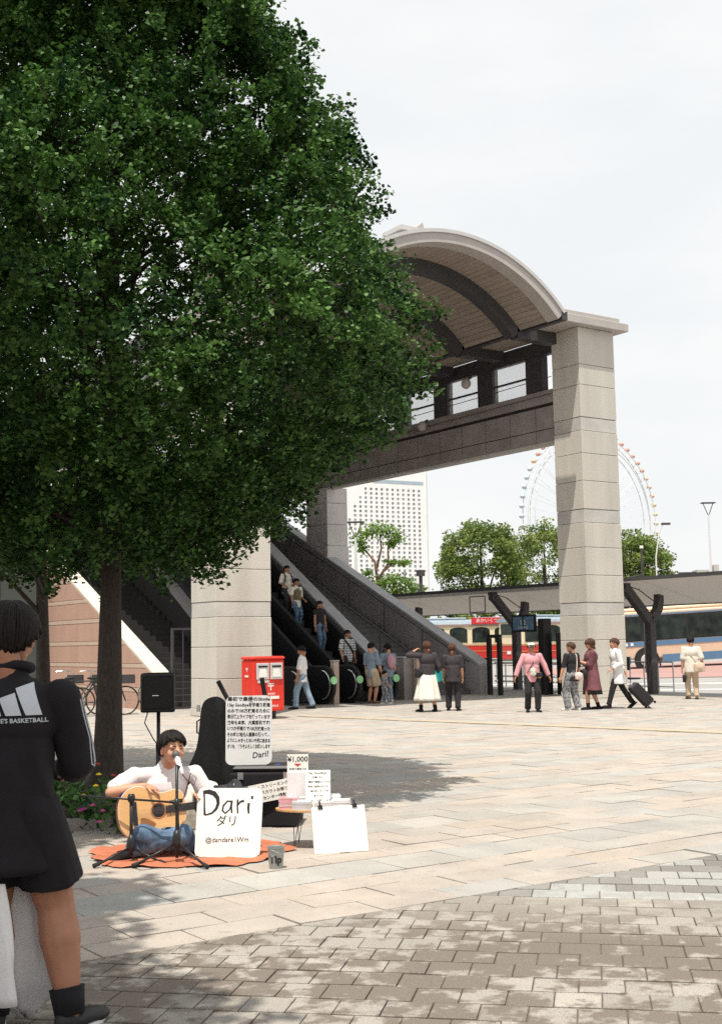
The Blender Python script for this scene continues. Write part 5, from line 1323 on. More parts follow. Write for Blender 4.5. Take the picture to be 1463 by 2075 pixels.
# long white cloth hanging from his waist, one tail on the near side and one between the legs
t = thing('white_coat', 'long thin white coat hanging down round the legs of the man in black', 'coat', near.location, near.rotation_euler.z)
def tail(cx, cy, z0, z1, w0, w1, seed, taper):
    b = MB(); nA = 44; rows = 18; vs = []; fs = []
    for j in range(rows + 1):
        k = j / rows; z = z0 + (z1 - z0) * k; w_ = w0 + (w1 - w0) * math.sin(min(1, k * 1.2) * math.pi / 2)
        if taper: w_ *= 1 if k < .80 else max(.12, 1 - (k - .80) * 4.2)
        for i in range(nA):
            a = 2 * math.pi * i / nA; r_ = w_ * (1 + (.20 * math.sin(a * 5 + seed + k) + .12 * math.sin(a * 9 - k * 2)) * (.4 + k))
            vs.append((cx + math.cos(a) * r_ + (.03 * k if taper else 0), cy + math.sin(a) * r_ * .38, z + (.015 * math.sin(a * 3) if j == rows else 0)))
    for j in range(rows):
        for i in range(nA): fs.append((j * nA + i, (j + 1) * nA + i, (j + 1) * nA + (i + 1) % nA, j * nA + (i + 1) % nA))
    fs += [tuple(range(nA)), tuple(reversed(range(rows * nA, (rows + 1) * nA)))]
    return b.add(vs, fs)
tail(-.085, -.13, .62, .15, .09, .125, 1.0, False).build('cloth', M['white_cloth'], t, smooth=True)
tail(.015, .13, .66, .03, .08, .155, 3.0, True).build('cloth', M['white_cloth'], t, smooth=True)

# ------------------------------------------------------------------ guitarist
MP = (4.20, 8.93, .01); MF = -108
mus, JM = person('young man in a white T-shirt and jeans sitting cross-legged playing guitar and singing', MP, MF, h=1.66, hair='mop', haircol='hair', head_yaw=16, head_pitch=4, skin='skin',
    top='white_cloth', sleeve=.42, top_fit=1.12, bottom='pants', bottom_mat='denim', leg_w=1.08, shoe='black', head_s=1.04, pelvis=(0, -.02, .075), lean=.075, torso_tilt=-.02,
    ankles=[(.16, .20, .045), (-.13, .19, .045)], knee_pole=[(-1, .6, .25), (1, .9, .35)],
    hands=[(-.165, .20, .205), (.085, .185, .315)], elbow_pole=[(-.7, -.3, -1), (1, -.15, -.15)], voxel=.0095, mouth_open=True, foot_dir=[(.8, .5, -.05), (-.7, .6, -.05)], seed=2, shoulder_w=1.2, fringe=.5,
    hand_dirs=[(.1, .25, .6), (-.75, .1, -.28)], head_c=(-.045, .11, .468), folds=.006)
M['blue'] = mat('blue_lining', (.06, .12, .5), .8, .1, 6)
# guitar: local x = towards player's right (bout end), z up, facing +y
gt = thing('acoustic_guitar', 'acoustic guitar with pale spruce top and red brown sides held by the singer', 'guitar', Vector(MP) + Matrix.Rotation(R(MF - 90), 3, 'Z') @ Vector((.10, .30, .335)), R(MF - 90))
gt.rotation_euler = (R(7), R(4), R(MF - 90 + 4))
def gprof():
    top_ = [(.255, 0), (.25, .07), (.225, .13), (.18, .175), (.12, .198), (.06, .19), (.0, .158), (-.05, .132), (-.10, .125), (-.15, .138), (-.20, .142), (-.235, .115), (-.252, .06), (-.255, 0)]
    return top_ + [(x, -z) for x, z in reversed(top_[1:-1])]
def smooth_poly(p, it=2):
    for _ in range(it):
        q_ = []
        for i in range(len(p)):
            a, c = p[i], p[(i + 1) % len(p)]; q_ += [(a[0] * .75 + c[0] * .25, a[1] * .75 + c[1] * .25), (a[0] * .25 + c[0] * .75, a[1] * .25 + c[1] * .75)]
        p = q_
    return p
gp_ = smooth_poly(gprof())
b = MB(); b.prism(gp_, -.055, .045); b.build('side_and_back', M['mahogany'], gt)
b = MB(); b.prism([(x * .985, z * .98) for x, z in gp_], .0455, .0515); b.build('soundboard', M['spruce'], gt)
b = MB(); b.tube([(x * .99, .048, z * .985) for x, z in gp_ + gp_[:1]], .004, 5, False); b.build('binding', M['offwhite'], gt)
sh_x = -.045
b = MB(); b.prism([(sh_x + .05 * math.cos(2 * math.pi * k / 28), .05 * math.sin(2 * math.pi * k / 28)) for k in range(28)], .0518, .0524); b.build('soundhole', M['ink'], gt)
b = MB(); b.tube([(sh_x + .056 * math.cos(2 * math.pi * k / 28), .0525, .056 * math.sin(2 * math.pi * k / 28)) for k in range(29)], .003, 4, False); b.build('rosette', M['mahogany'], gt)
b = MB(); b.prism(smooth_poly([(.02, -.06), (.09, -.03), (.10, -.09), (.04, -.12), (-.03, -.10)], 1), .0522, .0535); b.build('pickguard', mat('pickguard', (.30, .12, .04), .3, .1, 4), gt)
b = MB(); b.bbox(.115, .0518, -.085, .15, .062, .085, .003); b.build('bridge', M['ink'], gt)
b = MB(); b.box(-.62, .03, -.028, -.24, .055, .028); b.build('neck', M['mahogany'], gt)
b = MB(); b.box(-.63, .0552, -.028, -.10, .062, .028); b.build('fretboard', M['ink'], gt)
b = MB(); b.prism([(-.63, -.03), (-.80, -.042), (-.81, .042), (-.63, .03)], .025, .045); hdk = b.build('headstock', M['mahogany'], gt)
for k in range(3):
    for s in (-1, 1): b = MB(); b.tube([(-.67 - k * .05, .035, s * .036), (-.67 - k * .05, .035, s * .062)], .006, 6); b.build('tuning_peg', M['chrome'], hdk)
b = MB(); b.ell((.17, -.02, .165), (.10, .05, .035)); b.build('strap', M['blue'], gt, smooth=True)
for k in range(6):
    b = MB(); z = -.022 + k * .0088; b.tube([(.13, .066, z), (-.64, .065, z * .9)], .0007, 3); b.build('string', M['chrome'], gt)
b = MB(); b.prism([(-.09, .002), (-.03, -.002), (-.03, -.012), (-.09, -.012)], .054, .058)
# ------------------------------------------------------------------ rug
t = thing('rug', 'crumpled orange cloth spread on the paving under the guitarist', 'rug', (4.34, 8.69, 0))
b = MB(); nA, nR = 72, 14; vs = []; fs = []
for j in range(nR + 1):
    for i in range(nA):
        a = 2 * math.pi * i / nA; r_ = (j / nR) * (1 + .05 * math.sin(a * 5) + .03 * math.sin(a * 11 + 1) + (.03 * math.sin(a * 23) if j > nR - 2 else 0))
        x = math.cos(a) * r_ * .76; y = math.sin(a) * r_ * .66
        wx = rgt.x * x + fwd.x * y; wy = rgt.y * x + fwd.y * y
        z = .016 + .014 * abs(noise.noise(Vector((wx * 5, wy * 5, 2)))) * (2.0 if j > nR * .6 else .7) + (.014 * max(0, math.sin(a * 9 + j)) if j > nR - 3 else 0)
        vs.append((wx, wy, z if j < nR else .012 + .012 * max(0, math.sin(a * 9))))
for j in range(nR):
    for i in range(nA): fs.append((j * nA + i, (j + 1) * nA + i, (j + 1) * nA + (i + 1) % nA, j * nA + (i + 1) % nA))
b.add(vs, fs); o = b.build('cloth', M['rug'], t, smooth=True)
# ------------------------------------------------------------------ microphone stands
def tripod(t, r=.30, hub=.13, rot=0, z0=.03):
    for k in range(3):
        a = R(rot + 120 * k); b = MB(); b.tube([(0, 0, hub), (math.cos(a) * r, math.sin(a) * r, z0 - .012)], .0095, 8); lg = b.build('leg', M['black_metal'], t, smooth=True)
        b = MB(); b.tube([(math.cos(a) * (r - .035), math.sin(a) * (r - .035), z0 + .002), (math.cos(a) * (r + .015), math.sin(a) * (r + .015), z0 - .012)], .016, 8); b.build('rubber_foot', M['rubber'], lg, smooth=True)
    b = MB(); b.lathe([(.028, hub - .03), (.034, hub), (.03, hub + .05), (.014, hub + .09)], seg=12); b.build('hub', M['black_metal'], t, smooth=True)
s1 = thing('microphone_stand', 'straight black microphone stand right in front of the singer', 'microphone stand', (4.04, 8.30, 0), group=None)
tripod(s1, .31, .16, 200 - 34, .03)
b = MB(); b.tube([(0, 0, .05), (0, 0, .70)], .011, 10); b.build('pole', M['black_metal'], s1, smooth=True)
b = MB(); b.lathe([(.018, .40), (.02, .43), (.018, .47)], seg=10); b.build('clutch', M['black_metal'], s1, smooth=True)
mc = thing('microphone', 'white handled vocal microphone at the mouth of the singer', 'microphone', (4.04, 8.30, .70))
dm = (Vector(MP) + Vector((0, 0, .74)) - Vector((4.04, 8.3, .70))).normalized()
e_ = rgt * -.03 + Vector((0, 0, .085)) + fwd * .13; s_ = rgt * .045 + fwd * -.02 + Vector((0, 0, -.055))
b = MB(); b.tube([s_, s_.lerp(e_, .7)], [.014, .021], 12); b.build('handle', M['white_cloth'], mc, smooth=True)
b = MB(); b.lathe([(.020, -.008), (.024, -.004), (.024, .004), (.020, .008)], s_.lerp(e_, .74), 14, (e_ - s_).to_track_quat('Z', 'Y').to_matrix()); b.build('ring', M['chrome'], mc, smooth=True)
b = MB(); b.ell(s_.lerp(e_, .92), (.031, .031, .034)); b.build('grille', mat('mic_grille', (.10, .09, .09), .5, .3, 200), mc, smooth=True)
b = MB(); b.tube([(0, 0, 0), s_.lerp(e_, .3)], .014, 8); b.build('clip', M['black_metal'], mc)
b = MB(); b.tube([s_, s_ + rgt * .03 + Vector((0, 0, -.04)), s_ + rgt * .08 + Vector((0, 0, -.08)), s_ + rgt * .10 + Vector((0, 0, -.03)), s_ + rgt * .06 + Vector((0, 0, .01)), s_ + rgt * .01 + Vector((0, 0, -.16)), (0.012, 0, -.3), (.02, .0, -.62), (.16, .0, -.685)], .0035, 6); b.build('cable', M['rubber'], mc, smooth=True)
s2 = thing('microphone_stand', 'black microphone stand with a low horizontal boom across the guitar', 'microphone stand', (3.80, 8.56, 0))
tripod(s2, .28, .12, 215 - 34, .03)
b = MB(); b.tube([(0, 0, .05), (0, 0, .46)], .013, 10); b.build('pole', M['black_metal'], s2, smooth=True)
b = MB(); b.tube([tuple(rgt * -.38 + Vector((0, 0, .495))), tuple(rgt * .30 + fwd * .04 + Vector((0, 0, .43)))], .008, 8); b.build('boom', M['black_metal'], s2, smooth=True)
b = MB(); b.lathe([(.02, .44), (.028, .455), (.028, .485), (.02, .50)], seg=10); b.build('clutch', M['black_metal'], s2, smooth=True)
mc = thing('microphone', 'small black microphone on the boom aimed at the guitar soundhole', 'microphone', Vector((3.80, 8.56, 0)) + rgt * .30 + fwd * .04 + Vector((0, 0, .43)))
b = MB(); b.tube([(0, 0, 0), tuple(rgt * .02 + fwd * .05 + Vector((0, 0, -.01)))], .014, 8); b.build('clip', M['black_metal'], mc, smooth=True)
b = MB(); b.tube([tuple(rgt * -.03 + fwd * .02), tuple(rgt * .05 + fwd * .09)], [.011, .016], 10); b.build('handle', M['black_metal'], mc, smooth=True)
b = MB(); b.tube([tuple(rgt * .0 + Vector((0, 0, -.01))), tuple(rgt * .01 + Vector((0, 0, -.08))), tuple(rgt * -.02 + Vector((0, 0, -.10))), tuple(rgt * -.03 + Vector((0, 0, -.02)))], .003, 5); b.build('cable', M['rubber'], mc, smooth=True)
# ------------------------------------------------------------------ loudspeaker
t = thing('speaker_stand', 'black pole stand carrying the loudspeaker beside the trunk', 'speaker stand', (5.11, 10.89, 0))
b = MB(); b.tube([(0, 0, .02), (0, 0, .97)], .018, 10); b.build('pole', M['black_metal'], t, smooth=True)
b = MB(); b.tube([(0, 0, .30), (0, 0, .60)], .024, 10); b.build('sleeve', M['black_metal'], t, smooth=True); tripod(t, .36, .38, 20)
t = thing('loudspeaker', 'black portable loudspeaker on a pole above the singer', 'loudspeaker', (5.11, 10.89, .95), math.atan2(rgt.y, rgt.x) + R(6))
b = MB(); b.prism([(-.165, -.12), (.165, -.12), (.13, .14), (-.13, .14)], 0, .37, 'z'); o = b.build('cabinet', M['black_metal'], t); bv = o.modifiers.new('b', 'BEVEL'); bv.width = .02; bv.segments = 2
b = MB(); b.bbox(-.14, -.132, .03, .14, -.121, .34, .01); b.build('grille', mat('speaker_grille', (.012, .012, .012), .8, .3, 300), t)
b = MB(); b.cbox((-.02, -.136, .16), (.06, .004, .008)); b.build('badge', M['white'], t)
b = MB(); b.tube([(-.168, 0, .25), (-.185, 0, .22), (-.185, 0, .12), (-.168, 0, .09)], .008, 6); b.build('handle', M['chrome'], t)
b = MB(); b.tube([(-.1, 0, 0), (-.13, 0, -.1), (-.05, 0, -.25), (0, 0, -.32)], .006, 6); b.build('cable', M['rubber'], t)

# ------------------------------------------------------------------ boards
def rounded(w, h, r, n=6, wob=0, seed=0):
    rg_ = random.Random(seed); p = []
    for (cx, cy, a0) in ((w / 2 - r, h / 2 - r, 0), (-w / 2 + r, h / 2 - r, 90), (-w / 2 + r, -h / 2 + r, 180), (w / 2 - r, -h / 2 + r, 270)):
        for k in range(n + 1): a = R(a0 + 90 * k / n); p.append((cx + r * math.cos(a) + rg_.uniform(-wob, wob), cy + r * math.sin(a) + rg_.uniform(-wob, wob)))
    return p
def board(name, label, cat, bl, br, top_back, w, h, thick, m, r=.02, wob=0):
    """board standing on its lower edge bl..br, leaning back; returns thing and the matrix of its face"""
    bl = Vector(bl); br = Vector(br); x = (br - bl).normalized(); c = (bl + br) / 2
    back = Vector((-x.y, x.x, 0)); yd = (Vector((0, 0, 1)) * math.cos(top_back) + back * math.sin(top_back))
    t = thing(name, label, cat, c); F = frame(Vector((0, 0, .004)) + yd * h / 2 + Vector((0, 0, 0)), x, yd)
    b = MB(); b.prism(rounded(w, h, r, wob=wob), -thick, 0, 'z', F); b.build('panel', m, t)
    return t, F
ct = lambda p: Vector(p)
# name board
t, F = board('name_board', 'white name board reading Dari leaning on the microphone stand', 'sign', (4.235, 8.43, .015), (4.60, 8.07, .015), R(12), .50, .50, .018, M['white'], .05, .003)
def bp(x, y):   # from enlarged photo pixels to board metres
    yy = (y - 925) / 480; xl = 60 + (y - 925) * .145; wd = 432 + (y - 925) * .0
    return ((x - xl) / wd * .47 - .235, (.5 - yy) * .485)
b = MB(); Fz = F @ Matrix.Translation((0, 0, .0006))
stroke(b, [bp(95, 950), bp(108, 1000), bp(120, 1060), bp(132, 1112)], [.014, .012, .013, .018], Fz)
stroke(b, [bp(88, 948), bp(130, 945), bp(170, 958), bp(200, 990), bp(212, 1030), bp(205, 1070), bp(180, 1100), bp(132, 1115)], [.022, .034, .036, .030, .024, .020, .014, .010], Fz)
b.build('lettering', M['ink'], t)
b = MB()
stroke(b, [bp(305, 1015), bp(275, 1012), bp(252, 1045), bp(252, 1080), bp(275, 1100), bp(300, 1075), bp(308, 1040)], [.010, .012, .013, .013, .012, .010, .010], Fz)
stroke(b, [bp(305, 1008), bp(308, 1050), bp(322, 1098)], [.016, .015, .012], Fz); b.build('lettering', M['ink'], t)
b = MB(); stroke(b, [bp(345, 1000), bp(352, 1050), bp(365, 1100)], [.014, .012, .012], Fz); stroke(b, [bp(350, 1045), bp(368, 1015), bp(392, 1010)], [.009, .014, .018], Fz); b.build('lettering', M['ink'], t)
b = MB(); stroke(b, [bp(428, 1025), bp(432, 1065), bp(442, 1100)], [.018, .018, .014], Fz); stroke(b, [bp(436, 985), bp(452, 985)], [.022, .022], Fz); b.build('lettering', M['ink'], t)
text('lettering', 'ダリ', .085, M['ink'], t, F @ Matrix.Translation((bp(300, 1160)[0], bp(300, 1160)[1], .0008)), bold=.0005)
text('lettering', '@daridare1Wm', .050, M['ink'], t, F @ Matrix.Translation((bp(325, 1290)[0], bp(325, 1290)[1], .0008)) @ Matrix.Rotation(R(1.5), 4, 'Z'), bold=.0004)
# plain white board (code left out) clipped to the table
t, F = board('white_board', 'plain white canvas board held by two black clips under the small table', 'sign', (5.03, 7.93, .0), (5.44, 7.955, .0), R(16), .42, .345, .022, M['white'], .006)
t.rotation_euler.z = R(-22); t.location = (5.235, 7.95, .0)
for cx_ in (-.14, .13):
    b = MB(); b.prism([(-.02, -.01), (.02, -.01), (.014, .02), (-.014, .02)], -.028, .008, 'z', F @ Matrix.Translation((cx_, .165, 0))); b.tube([F @ Vector((cx_, .18, .004)), F @ Vector((cx_ - .006, .215, .006))], .007, 6); b.build('clip', M['black_metal'], t)
# tip bucket
t = thing('tip_bucket', 'small grey metal bucket with Tip written on it', 'bucket', (4.515, 7.70, 0))
b = MB(); b.lathe([(.045, .001), (.047, .004), (.060, .145), (.064, .15), (.064, .155), (.060, .155), (.057, .148), (.045, .012)], seg=28); b.build('pail', mat('zinc', (.30, .31, .29), .5, .1, 8, metal=.4), t, smooth=False)
b = MB(); b.tube([(math.cos(R(a)) * .063, math.sin(R(a)) * .063, .14 - .03 * math.sin(R(a - 200)) ** 2) for a in range(200, 341, 10)], .002, 5); b.build('handle', M['chrome'], t)
me = text_mesh('Tip', .072, 0, bold=.003); 
cdir = -fwd
for v in me.vertices:
    a = v.co.x / .053; d = cdir * math.cos(a) + rgt * math.sin(a); z = .07 + v.co.y; r_ = .0468 + z / .145 * .0135 + .0018; v.co = Vector((d.x * r_, d.y * r_, z))
link('lettering', me, M['ink'], t)

# ------------------------------------------------------------------ small table and goods
TB = Vector((5.26, 8.35, 0))
t = thing('small_table', 'low round wooden table with thin folding wire legs', 'table', TB)
b = MB(); b.prism([(rgt.x * math.cos(2 * math.pi * k / 40) * .315 + fwd.x * math.sin(2 * math.pi * k / 40) * .20, rgt.y * math.cos(2 * math.pi * k / 40) * .315 + fwd.y * math.sin(2 * math.pi * k / 40) * .20) for k in range(40)][::1], .282, .296, 'z'); b.build('tabletop', mat('pale_wood', (.55, .33, .15), .5, .12, 4, stretch=(2, 12, 2)), t)
for (dx, dy) in ((-.15, -.10), (-.13, .12), (.17, -.08), (.17, .12)):
    b = MB(); p0 = rgt * dx + fwd * dy; ex = rgt * (dx * 1.1) + fwd * dy * 1.1
    b.tube([p0 + Vector((-.02, 0, .281)), ex + Vector((0, 0, .004)), p0 + Vector((.04, .0, .281))], .004, 6); b.build('leg', M['black_metal'], t)
cdm = [mat('cd_clear', (.60, .60, .62), .15, .1, 6), mat('cd_pink', (.70, .38, .42), .2, .1, 6), mat('cd_white', (.78, .76, .77), .2, .1, 6)]
def cd_stack(dx, dy, n, m_, rot, lab):
    t = thing('cd_stack', lab, 'CD stack', TB + rgt * dx + fwd * dy + Vector((0, 0, .2965)), math.atan2(rgt.y, rgt.x) + R(rot), group='stacks of CDs on the small table')
    for k in range(n):
        b = MB(); j = rnd.uniform(-.003, .003); b.cbox((j, rnd.uniform(-.003, .003), k * .0108 + .005), (.142, .125, .0096)); co = b.build('cd_case', cdm[m_ if rnd.random() < .8 else 2], t)
cd_stack(-.215, -.02, 8, 1, 4, 'pink CD stack at the left rim of the table'); cd_stack(-.10, -.10, 6, 0, -4, 'clear CD stack at the front left of the table'); cd_stack(-.07, .09, 7, 0, 10, 'clear CD stack behind the handwritten card')
cd_stack(.065, -.08, 5, 0, 3, 'low CD stack at the front centre of the table'); cd_stack(.20, -.05, 6, 2, -5, 'white CD stack at the right rim of the table'); cd_stack(.12, .08, 8, 0, 6, 'tallest clear CD stack at the back right of the table')
# display case with price card
t = thing('card_box', 'upright white card box standing at the back of the table', 'box', TB + rgt * -.14 + fwd * .05 + Vector((0, 0, .297)), math.atan2(rgt.y, rgt.x))
b = MB(); b.bbox(-.085, -.02, 0, .085, .05, .27, .004); b.build('carton', M['white_cloth'], t)
t = thing('price_card', 'white price card reading ¥1,000 on top of the card box', 'sign', TB + rgt * -.14 + fwd * .06 + Vector((0, 0, .568)), math.atan2(rgt.y, rgt.x))
b = MB(); b.box(-.083, -.004, 0, .083, 0, .135); b.build('card', M['white'], t)
Fp = frame((0, -.0045, .095), (1, 0, 0), (0, 0, 1)); text('lettering', '¥1,000', .058, M['ink'], t, Fp, bold=.0012)
b = MB(); b.prism([(-.03, .062), (.03, .062), (0, .038)], -.0055, -.0045); b.build('arrow', M['redink'], t)
text('lettering', '手売り限定 CD', .02, M['ink'], t, frame((0, -.0045, .018), (1, 0, 0), (0, 0, 1)), bold=.0003)
t, F = board('handwritten_card', 'handwritten white card about the song leaning in front of the card box', 'sign', TB + rgt * -.075 + fwd * -.05 + Vector((0, 0, .297)), TB + rgt * .115 + fwd * -.05 + Vector((0, 0, .297)), R(16), .195, .29, .004, M['white'], .006)
t.rotation_euler.y = 0
text('lettering', 'I Say Goodbye', .026, M['ink'], t, F @ Matrix.Translation((-.01, .122, .0008)), bold=.0003)
for i, s in enumerate(['を届けたい', '最初で最後のシングル', '手売り販売のみです', '毎日路上ライブ中', '1枚 ¥1,000', 'よろしくお願いします']):
    text('lettering', s, .0175, M['ink'], t, F @ Matrix.Translation((.012 * (i % 2), .088 - i * .036, .0008)), bold=.0003)
b = MB(); b.prism([(-.085, -.125), (-.065, -.125), (-.065, -.105), (-.085, -.105)], 0, .0012, 'z', F); b.build('red_mark', M['redink'], t)

# ------------------------------------------------------------------ black trunk, guitar case, lyric board
BX = Vector((5.54, 9.60, 0)); brz = math.atan2(rgt.y, rgt.x) + R(-4)
t = thing('black_trunk', 'large black box standing behind the small table', 'box', BX, brz)
b = MB(); b.bbox(-.30, -.17, .0, .29, .22, .47, .02); b.build('body', M['black'], t)
b = MB(); b.bbox(-.29, -.16, .471, .28, .21, .52, .02); b.build('lid', M['black_metal'], t)
for x_ in (-.2, .2): b = MB(); b.cbox((x_, -.178, .44), (.05, .012, .06)); b.build('latch', M['chrome'], t)
b = MB(); b.cbox((.11, -.05, .523), (.04, .03, .004)); b.build('sticker', M['blue'], t)
t = thing('prohibition_sign', 'small white notice with a red prohibition mark leaning on the black box', 'sign', BX + rgt * .02 + fwd * -.205 + Vector((0, 0, .21)), brz + R(6))
b = MB(); b.prism([(-.20, -.02), (.21, .05), (.21, .215), (-.17, .145)], -.006, 0); b.build('card', M['white'], t)
b = MB(); b.tube([(-.135 + .05 * math.cos(2 * math.pi * k / 24), -.009, .07 + .05 * math.sin(2 * math.pi * k / 24)) for k in range(25)], .006, 5, False); b.tube([(-.17, -.009, .105), (-.10, -.009, .035)], .006, 5); b.build('prohibition_mark', M['redink'], t)
b = MB(); b.cbox((-.135, -.0075, .07), (.018, .002, .06)); b.build('mark', M['ink'], t)
for i, s in enumerate(['・ストリーミング', '・スカウトお断り', '・センター撮影']):
    text('lettering', s, .034, M['ink'], t, frame((.05, -.0068, .155 - i * .05), (1, 0, .17), (0, 0, 1)), bold=.0005)
# guitar case upright
t = thing('guitar_case', 'upright black guitar case with a flared lower bout behind the singer', 'guitar case', (5.37, 10.23, 0), math.atan2(rgt.y, rgt.x))
cs_ = smooth_poly([(-.30, .0), (.30, .0), (.34, .18), (.30, .32), (.20, .46), (.14, .62), (.13, .80), (.12, .98), (.05, 1.06), (-.05, 1.06), (-.12, 1.0), (-.14, .80), (-.16, .62), (-.22, .48), (-.31, .36), (-.36, .18)], 2)
b = MB(); b.prism([(x, z * 1.02 + .02) for x, z in cs_], -.06, .03); b.build('shell', M['black'], t)
b = MB(); b.prism([(x * .97, z * 1.0 + .03) for x, z in cs_], -.085, -.061); b.build('lid', M['black_metal'], t)
for z_ in (.45, .80): b = MB(); b.cbox((-.15, -.05, z_ + .2), (.03, .05, .06)); b.build('latch', M['chrome'], t)
b = MB(); b.tube([(-.13, -.03, .76), (-.165, -.03, .78), (-.165, -.03, .88), (-.13, -.03, .90)], .008, 6); b.build('handle', M['black_metal'], t)
# handcart handles
t = thing('hand_cart', 'folding hand cart with two black grip handles behind the lyric board', 'cart', (5.52, 9.86, 0), brz)
for (x0, x1, zb, zt, dz) in ((-.16, -.285, .99, 1.16, 0), (.155, .115, 1.0, 1.18, 0)):
    b = MB(); b.tube([(x0 * .9, .06, .05), (x0, .05, zb + .05), ], .012, 8); b.build('rail', M['black_metal'], t)
    b = MB(); b.tube([(x0, .05, zb + .03), (x0 + (x1 - x0) * .25, .03, zb + .07)], .011, 8).tube([(x0 + (x1 - x0) * .25, .03, zb + .07), (x1, .0, zt + .09)], .021, 10); b.build('grip', M['rubber'], t)
b = MB(); b.box(-.2, -.02, .03, .2, .1, .06); b.build('plate', M['black_metal'], t)
# lyric board
t, F = board('lyric_board', 'tall white board covered with handwritten Japanese text standing on the black box', 'sign', (5.19, 9.70, .525), (5.52, 9.475, .525), R(7), .405, .60, .012, mat('sheet_grey', (.58, .58, .57), .5, .05, 4), .055, .001)
lines = ['最初で最後のSingle', 'I Say Goodbyeを手売り販売', 'のみで100万枚売るために', '毎日路上ライブを行っています', '来年も本気、大真面目です!', 'いつか手売りで100万枚売った', 'その時に地元人最高の顔って…', 'ようにしゃきっとめいや死に始まる', 'ダリを、どうぞよろしくお願いします']
for i, s in enumerate(lines):
    me = text_mesh(s, .034, .0003, bold=.0011); xs = [v.co.x for v in me.vertices]; wd = max(xs) - min(xs); k_ = .375 / wd
    me.transform(F @ Matrix.Translation((0, .268 - i * .0515, .0008)) @ Matrix.Rotation(R(-1.2 + rnd.uniform(-.5, .5)), 4, 'Z') @ Matrix.Diagonal((k_, 1.12, 1, 1))); link('lettering', me, M['ink'], t)
text('lettering', 'Dari!', .07, M['ink'], t, F @ Matrix.Translation((.10, -.215, .0008)) @ Matrix.Rotation(R(6), 4, 'Z'), bold=.001, shear=.2)
# bags and cloth heap
t = thing('backpack', 'dark glossy backpack lying behind the name board', 'backpack', (5.0, 9.45, 0), math.atan2(rgt.y, rgt.x))
b = MB(); b.ell((0, 0, .16), (.20, .16, .17)); b.ell((-.1, 0, .25), (.13, .12, .12)); b.ell((.15, .02, .27), (.13, .11, .11)); b.ell((.05, -.02, .32), (.16, .1, .1), Matrix.Rotation(R(-25), 3, 'Y'))
link('bag_body', remesh(b, .012, 2, .03, 9, 3), mat('glossy_bag', (.035, .035, .038), .3, .4, 14), t)
b = MB(); b.tube([(-.2, -.1, .3), (-.05, -.15, .36), (.12, -.12, .38), (.22, -.05, .36)], .012, 6); b.build('strap', M['black'], t)
t = thing('white_jacket', 'crumpled cream jacket heaped beside the guitar case', 'jacket', (4.95, 9.75, 0), math.atan2(rgt.y, rgt.x))
b = MB(); b.ell((0, 0, .2), (.16, .12, .2)); b.ell((.06, -.03, .32), (.14, .1, .08)); link('cloth', remesh(b, .012, 2, .03, 8, 5), M['offwhite'], t)
t = thing('steel_cup', 'small steel cup beside the prohibition notice', 'cup', BX + rgt * -.27 + fwd * -.24, 0)
b = MB(); b.lathe([(.035, 0), (.035, .08), (.032, .085)], (0, 0, .26), 16); b.build('cup_body', M['chrome'], t)
b = MB(); b.box(-.07, -.06, 0, .07, .06, .258); b.build('base_box', M['black'], t)

# ------------------------------------------------------------------ flower bed around the trunk
t = thing('flower_bed', 'planting bed with yellow and magenta flowers round the tree trunk', 'flower bed', (4.75, 12.0, 0))
bp_ = [(-1.4, -1.6), (.35, -1.75), (1.5, -.3), (1.3, 2.2), (-.4, 2.9), (-1.7, 1.2)]
b = MB(); b.prism(smooth_poly(bp_, 2), 0.0, .10, 'z'); b.build('kerb_edging', M['dark_stone'], t)
b = MB(); b.prism(smooth_poly([(x * .92, y * .92) for x, y in bp_], 2), .1005, .13, 'z'); b.build('soil', M['bark'], t)
cc = []
for i in range(26):
    x, y = rg.uniform(-1.2, -.1), rg.uniform(-1.3, 1.6)
    c = np.array([x, y, .17 + rg.uniform(0, .2)]); cc.append(c + rg.normal(size=(34, 3)) * np.array([.10, .10, .07]))
me = leaf_mesh('leaves', np.concatenate(cc), .06, 88, quad=True); me.materials.append(LM); tag(link('leaves', me, None, t), kind='stuff')
fy = mat('yellow_petal', (.75, .55, .02), .6, .05, 5); fm_ = mat('magenta_petal', (.55, .05, .30), .6, .05, 5); fr_ = mat('dark_red_petal', (.35, .03, .03), .6, .05, 5)
def flower(px_, py_, z, m_, r_=.024):
    b = MB()
    for k in range(7):
        a = 2 * math.pi * k / 7; b.ell((px_ + math.cos(a) * r_ * .55, py_ + math.sin(a) * r_ * .55, z), (r_ * .5, r_ * .5, r_ * .28), seg=6, rings=4)
    b.ell((px_, py_, z + r_ * .2), (r_ * .5, r_ * .5, r_ * .35), seg=6, rings=4); b.build('flower', m_, t)
for (dx, dy, z, m_) in [(0, 0, .52, fy), (-.02, -.02, .43, fy), (-.05, 0, .27, fm_), (.03, .02, .22, fm_), (-.12, 0, .24, fm_), (.02, -.05, .14, fm_), (-.02, .05, .60, fr_), (.1, .1, .5, fr_), (.08, .2, .36, fr_), (-.15, .1, .34, fy), (-.2, .2, .2, fm_)]:
    p = rgt * (-2.22 + dx) + fwd * (10.45 + dy) - Vector((4.75, 12.0, 0)); flower(p.x, p.y, z, m_)
cc = []
for i in range(12):
    p = rgt * (-2.24 + rg.uniform(-.35, .3)) + fwd * (10.6 + rg.uniform(-.1, .45)) - Vector((4.75, 12.0, 0)); cc.append(np.array([p.x, p.y, rg.uniform(.08, .42)]) + rg.normal(size=(40, 3)) * .07)
me = leaf_mesh('tall_leaves', np.concatenate(cc), .06, 89, quad=True); me.materials.append(LM); tag(link('tall_leaves', me, None, t), kind='stuff')

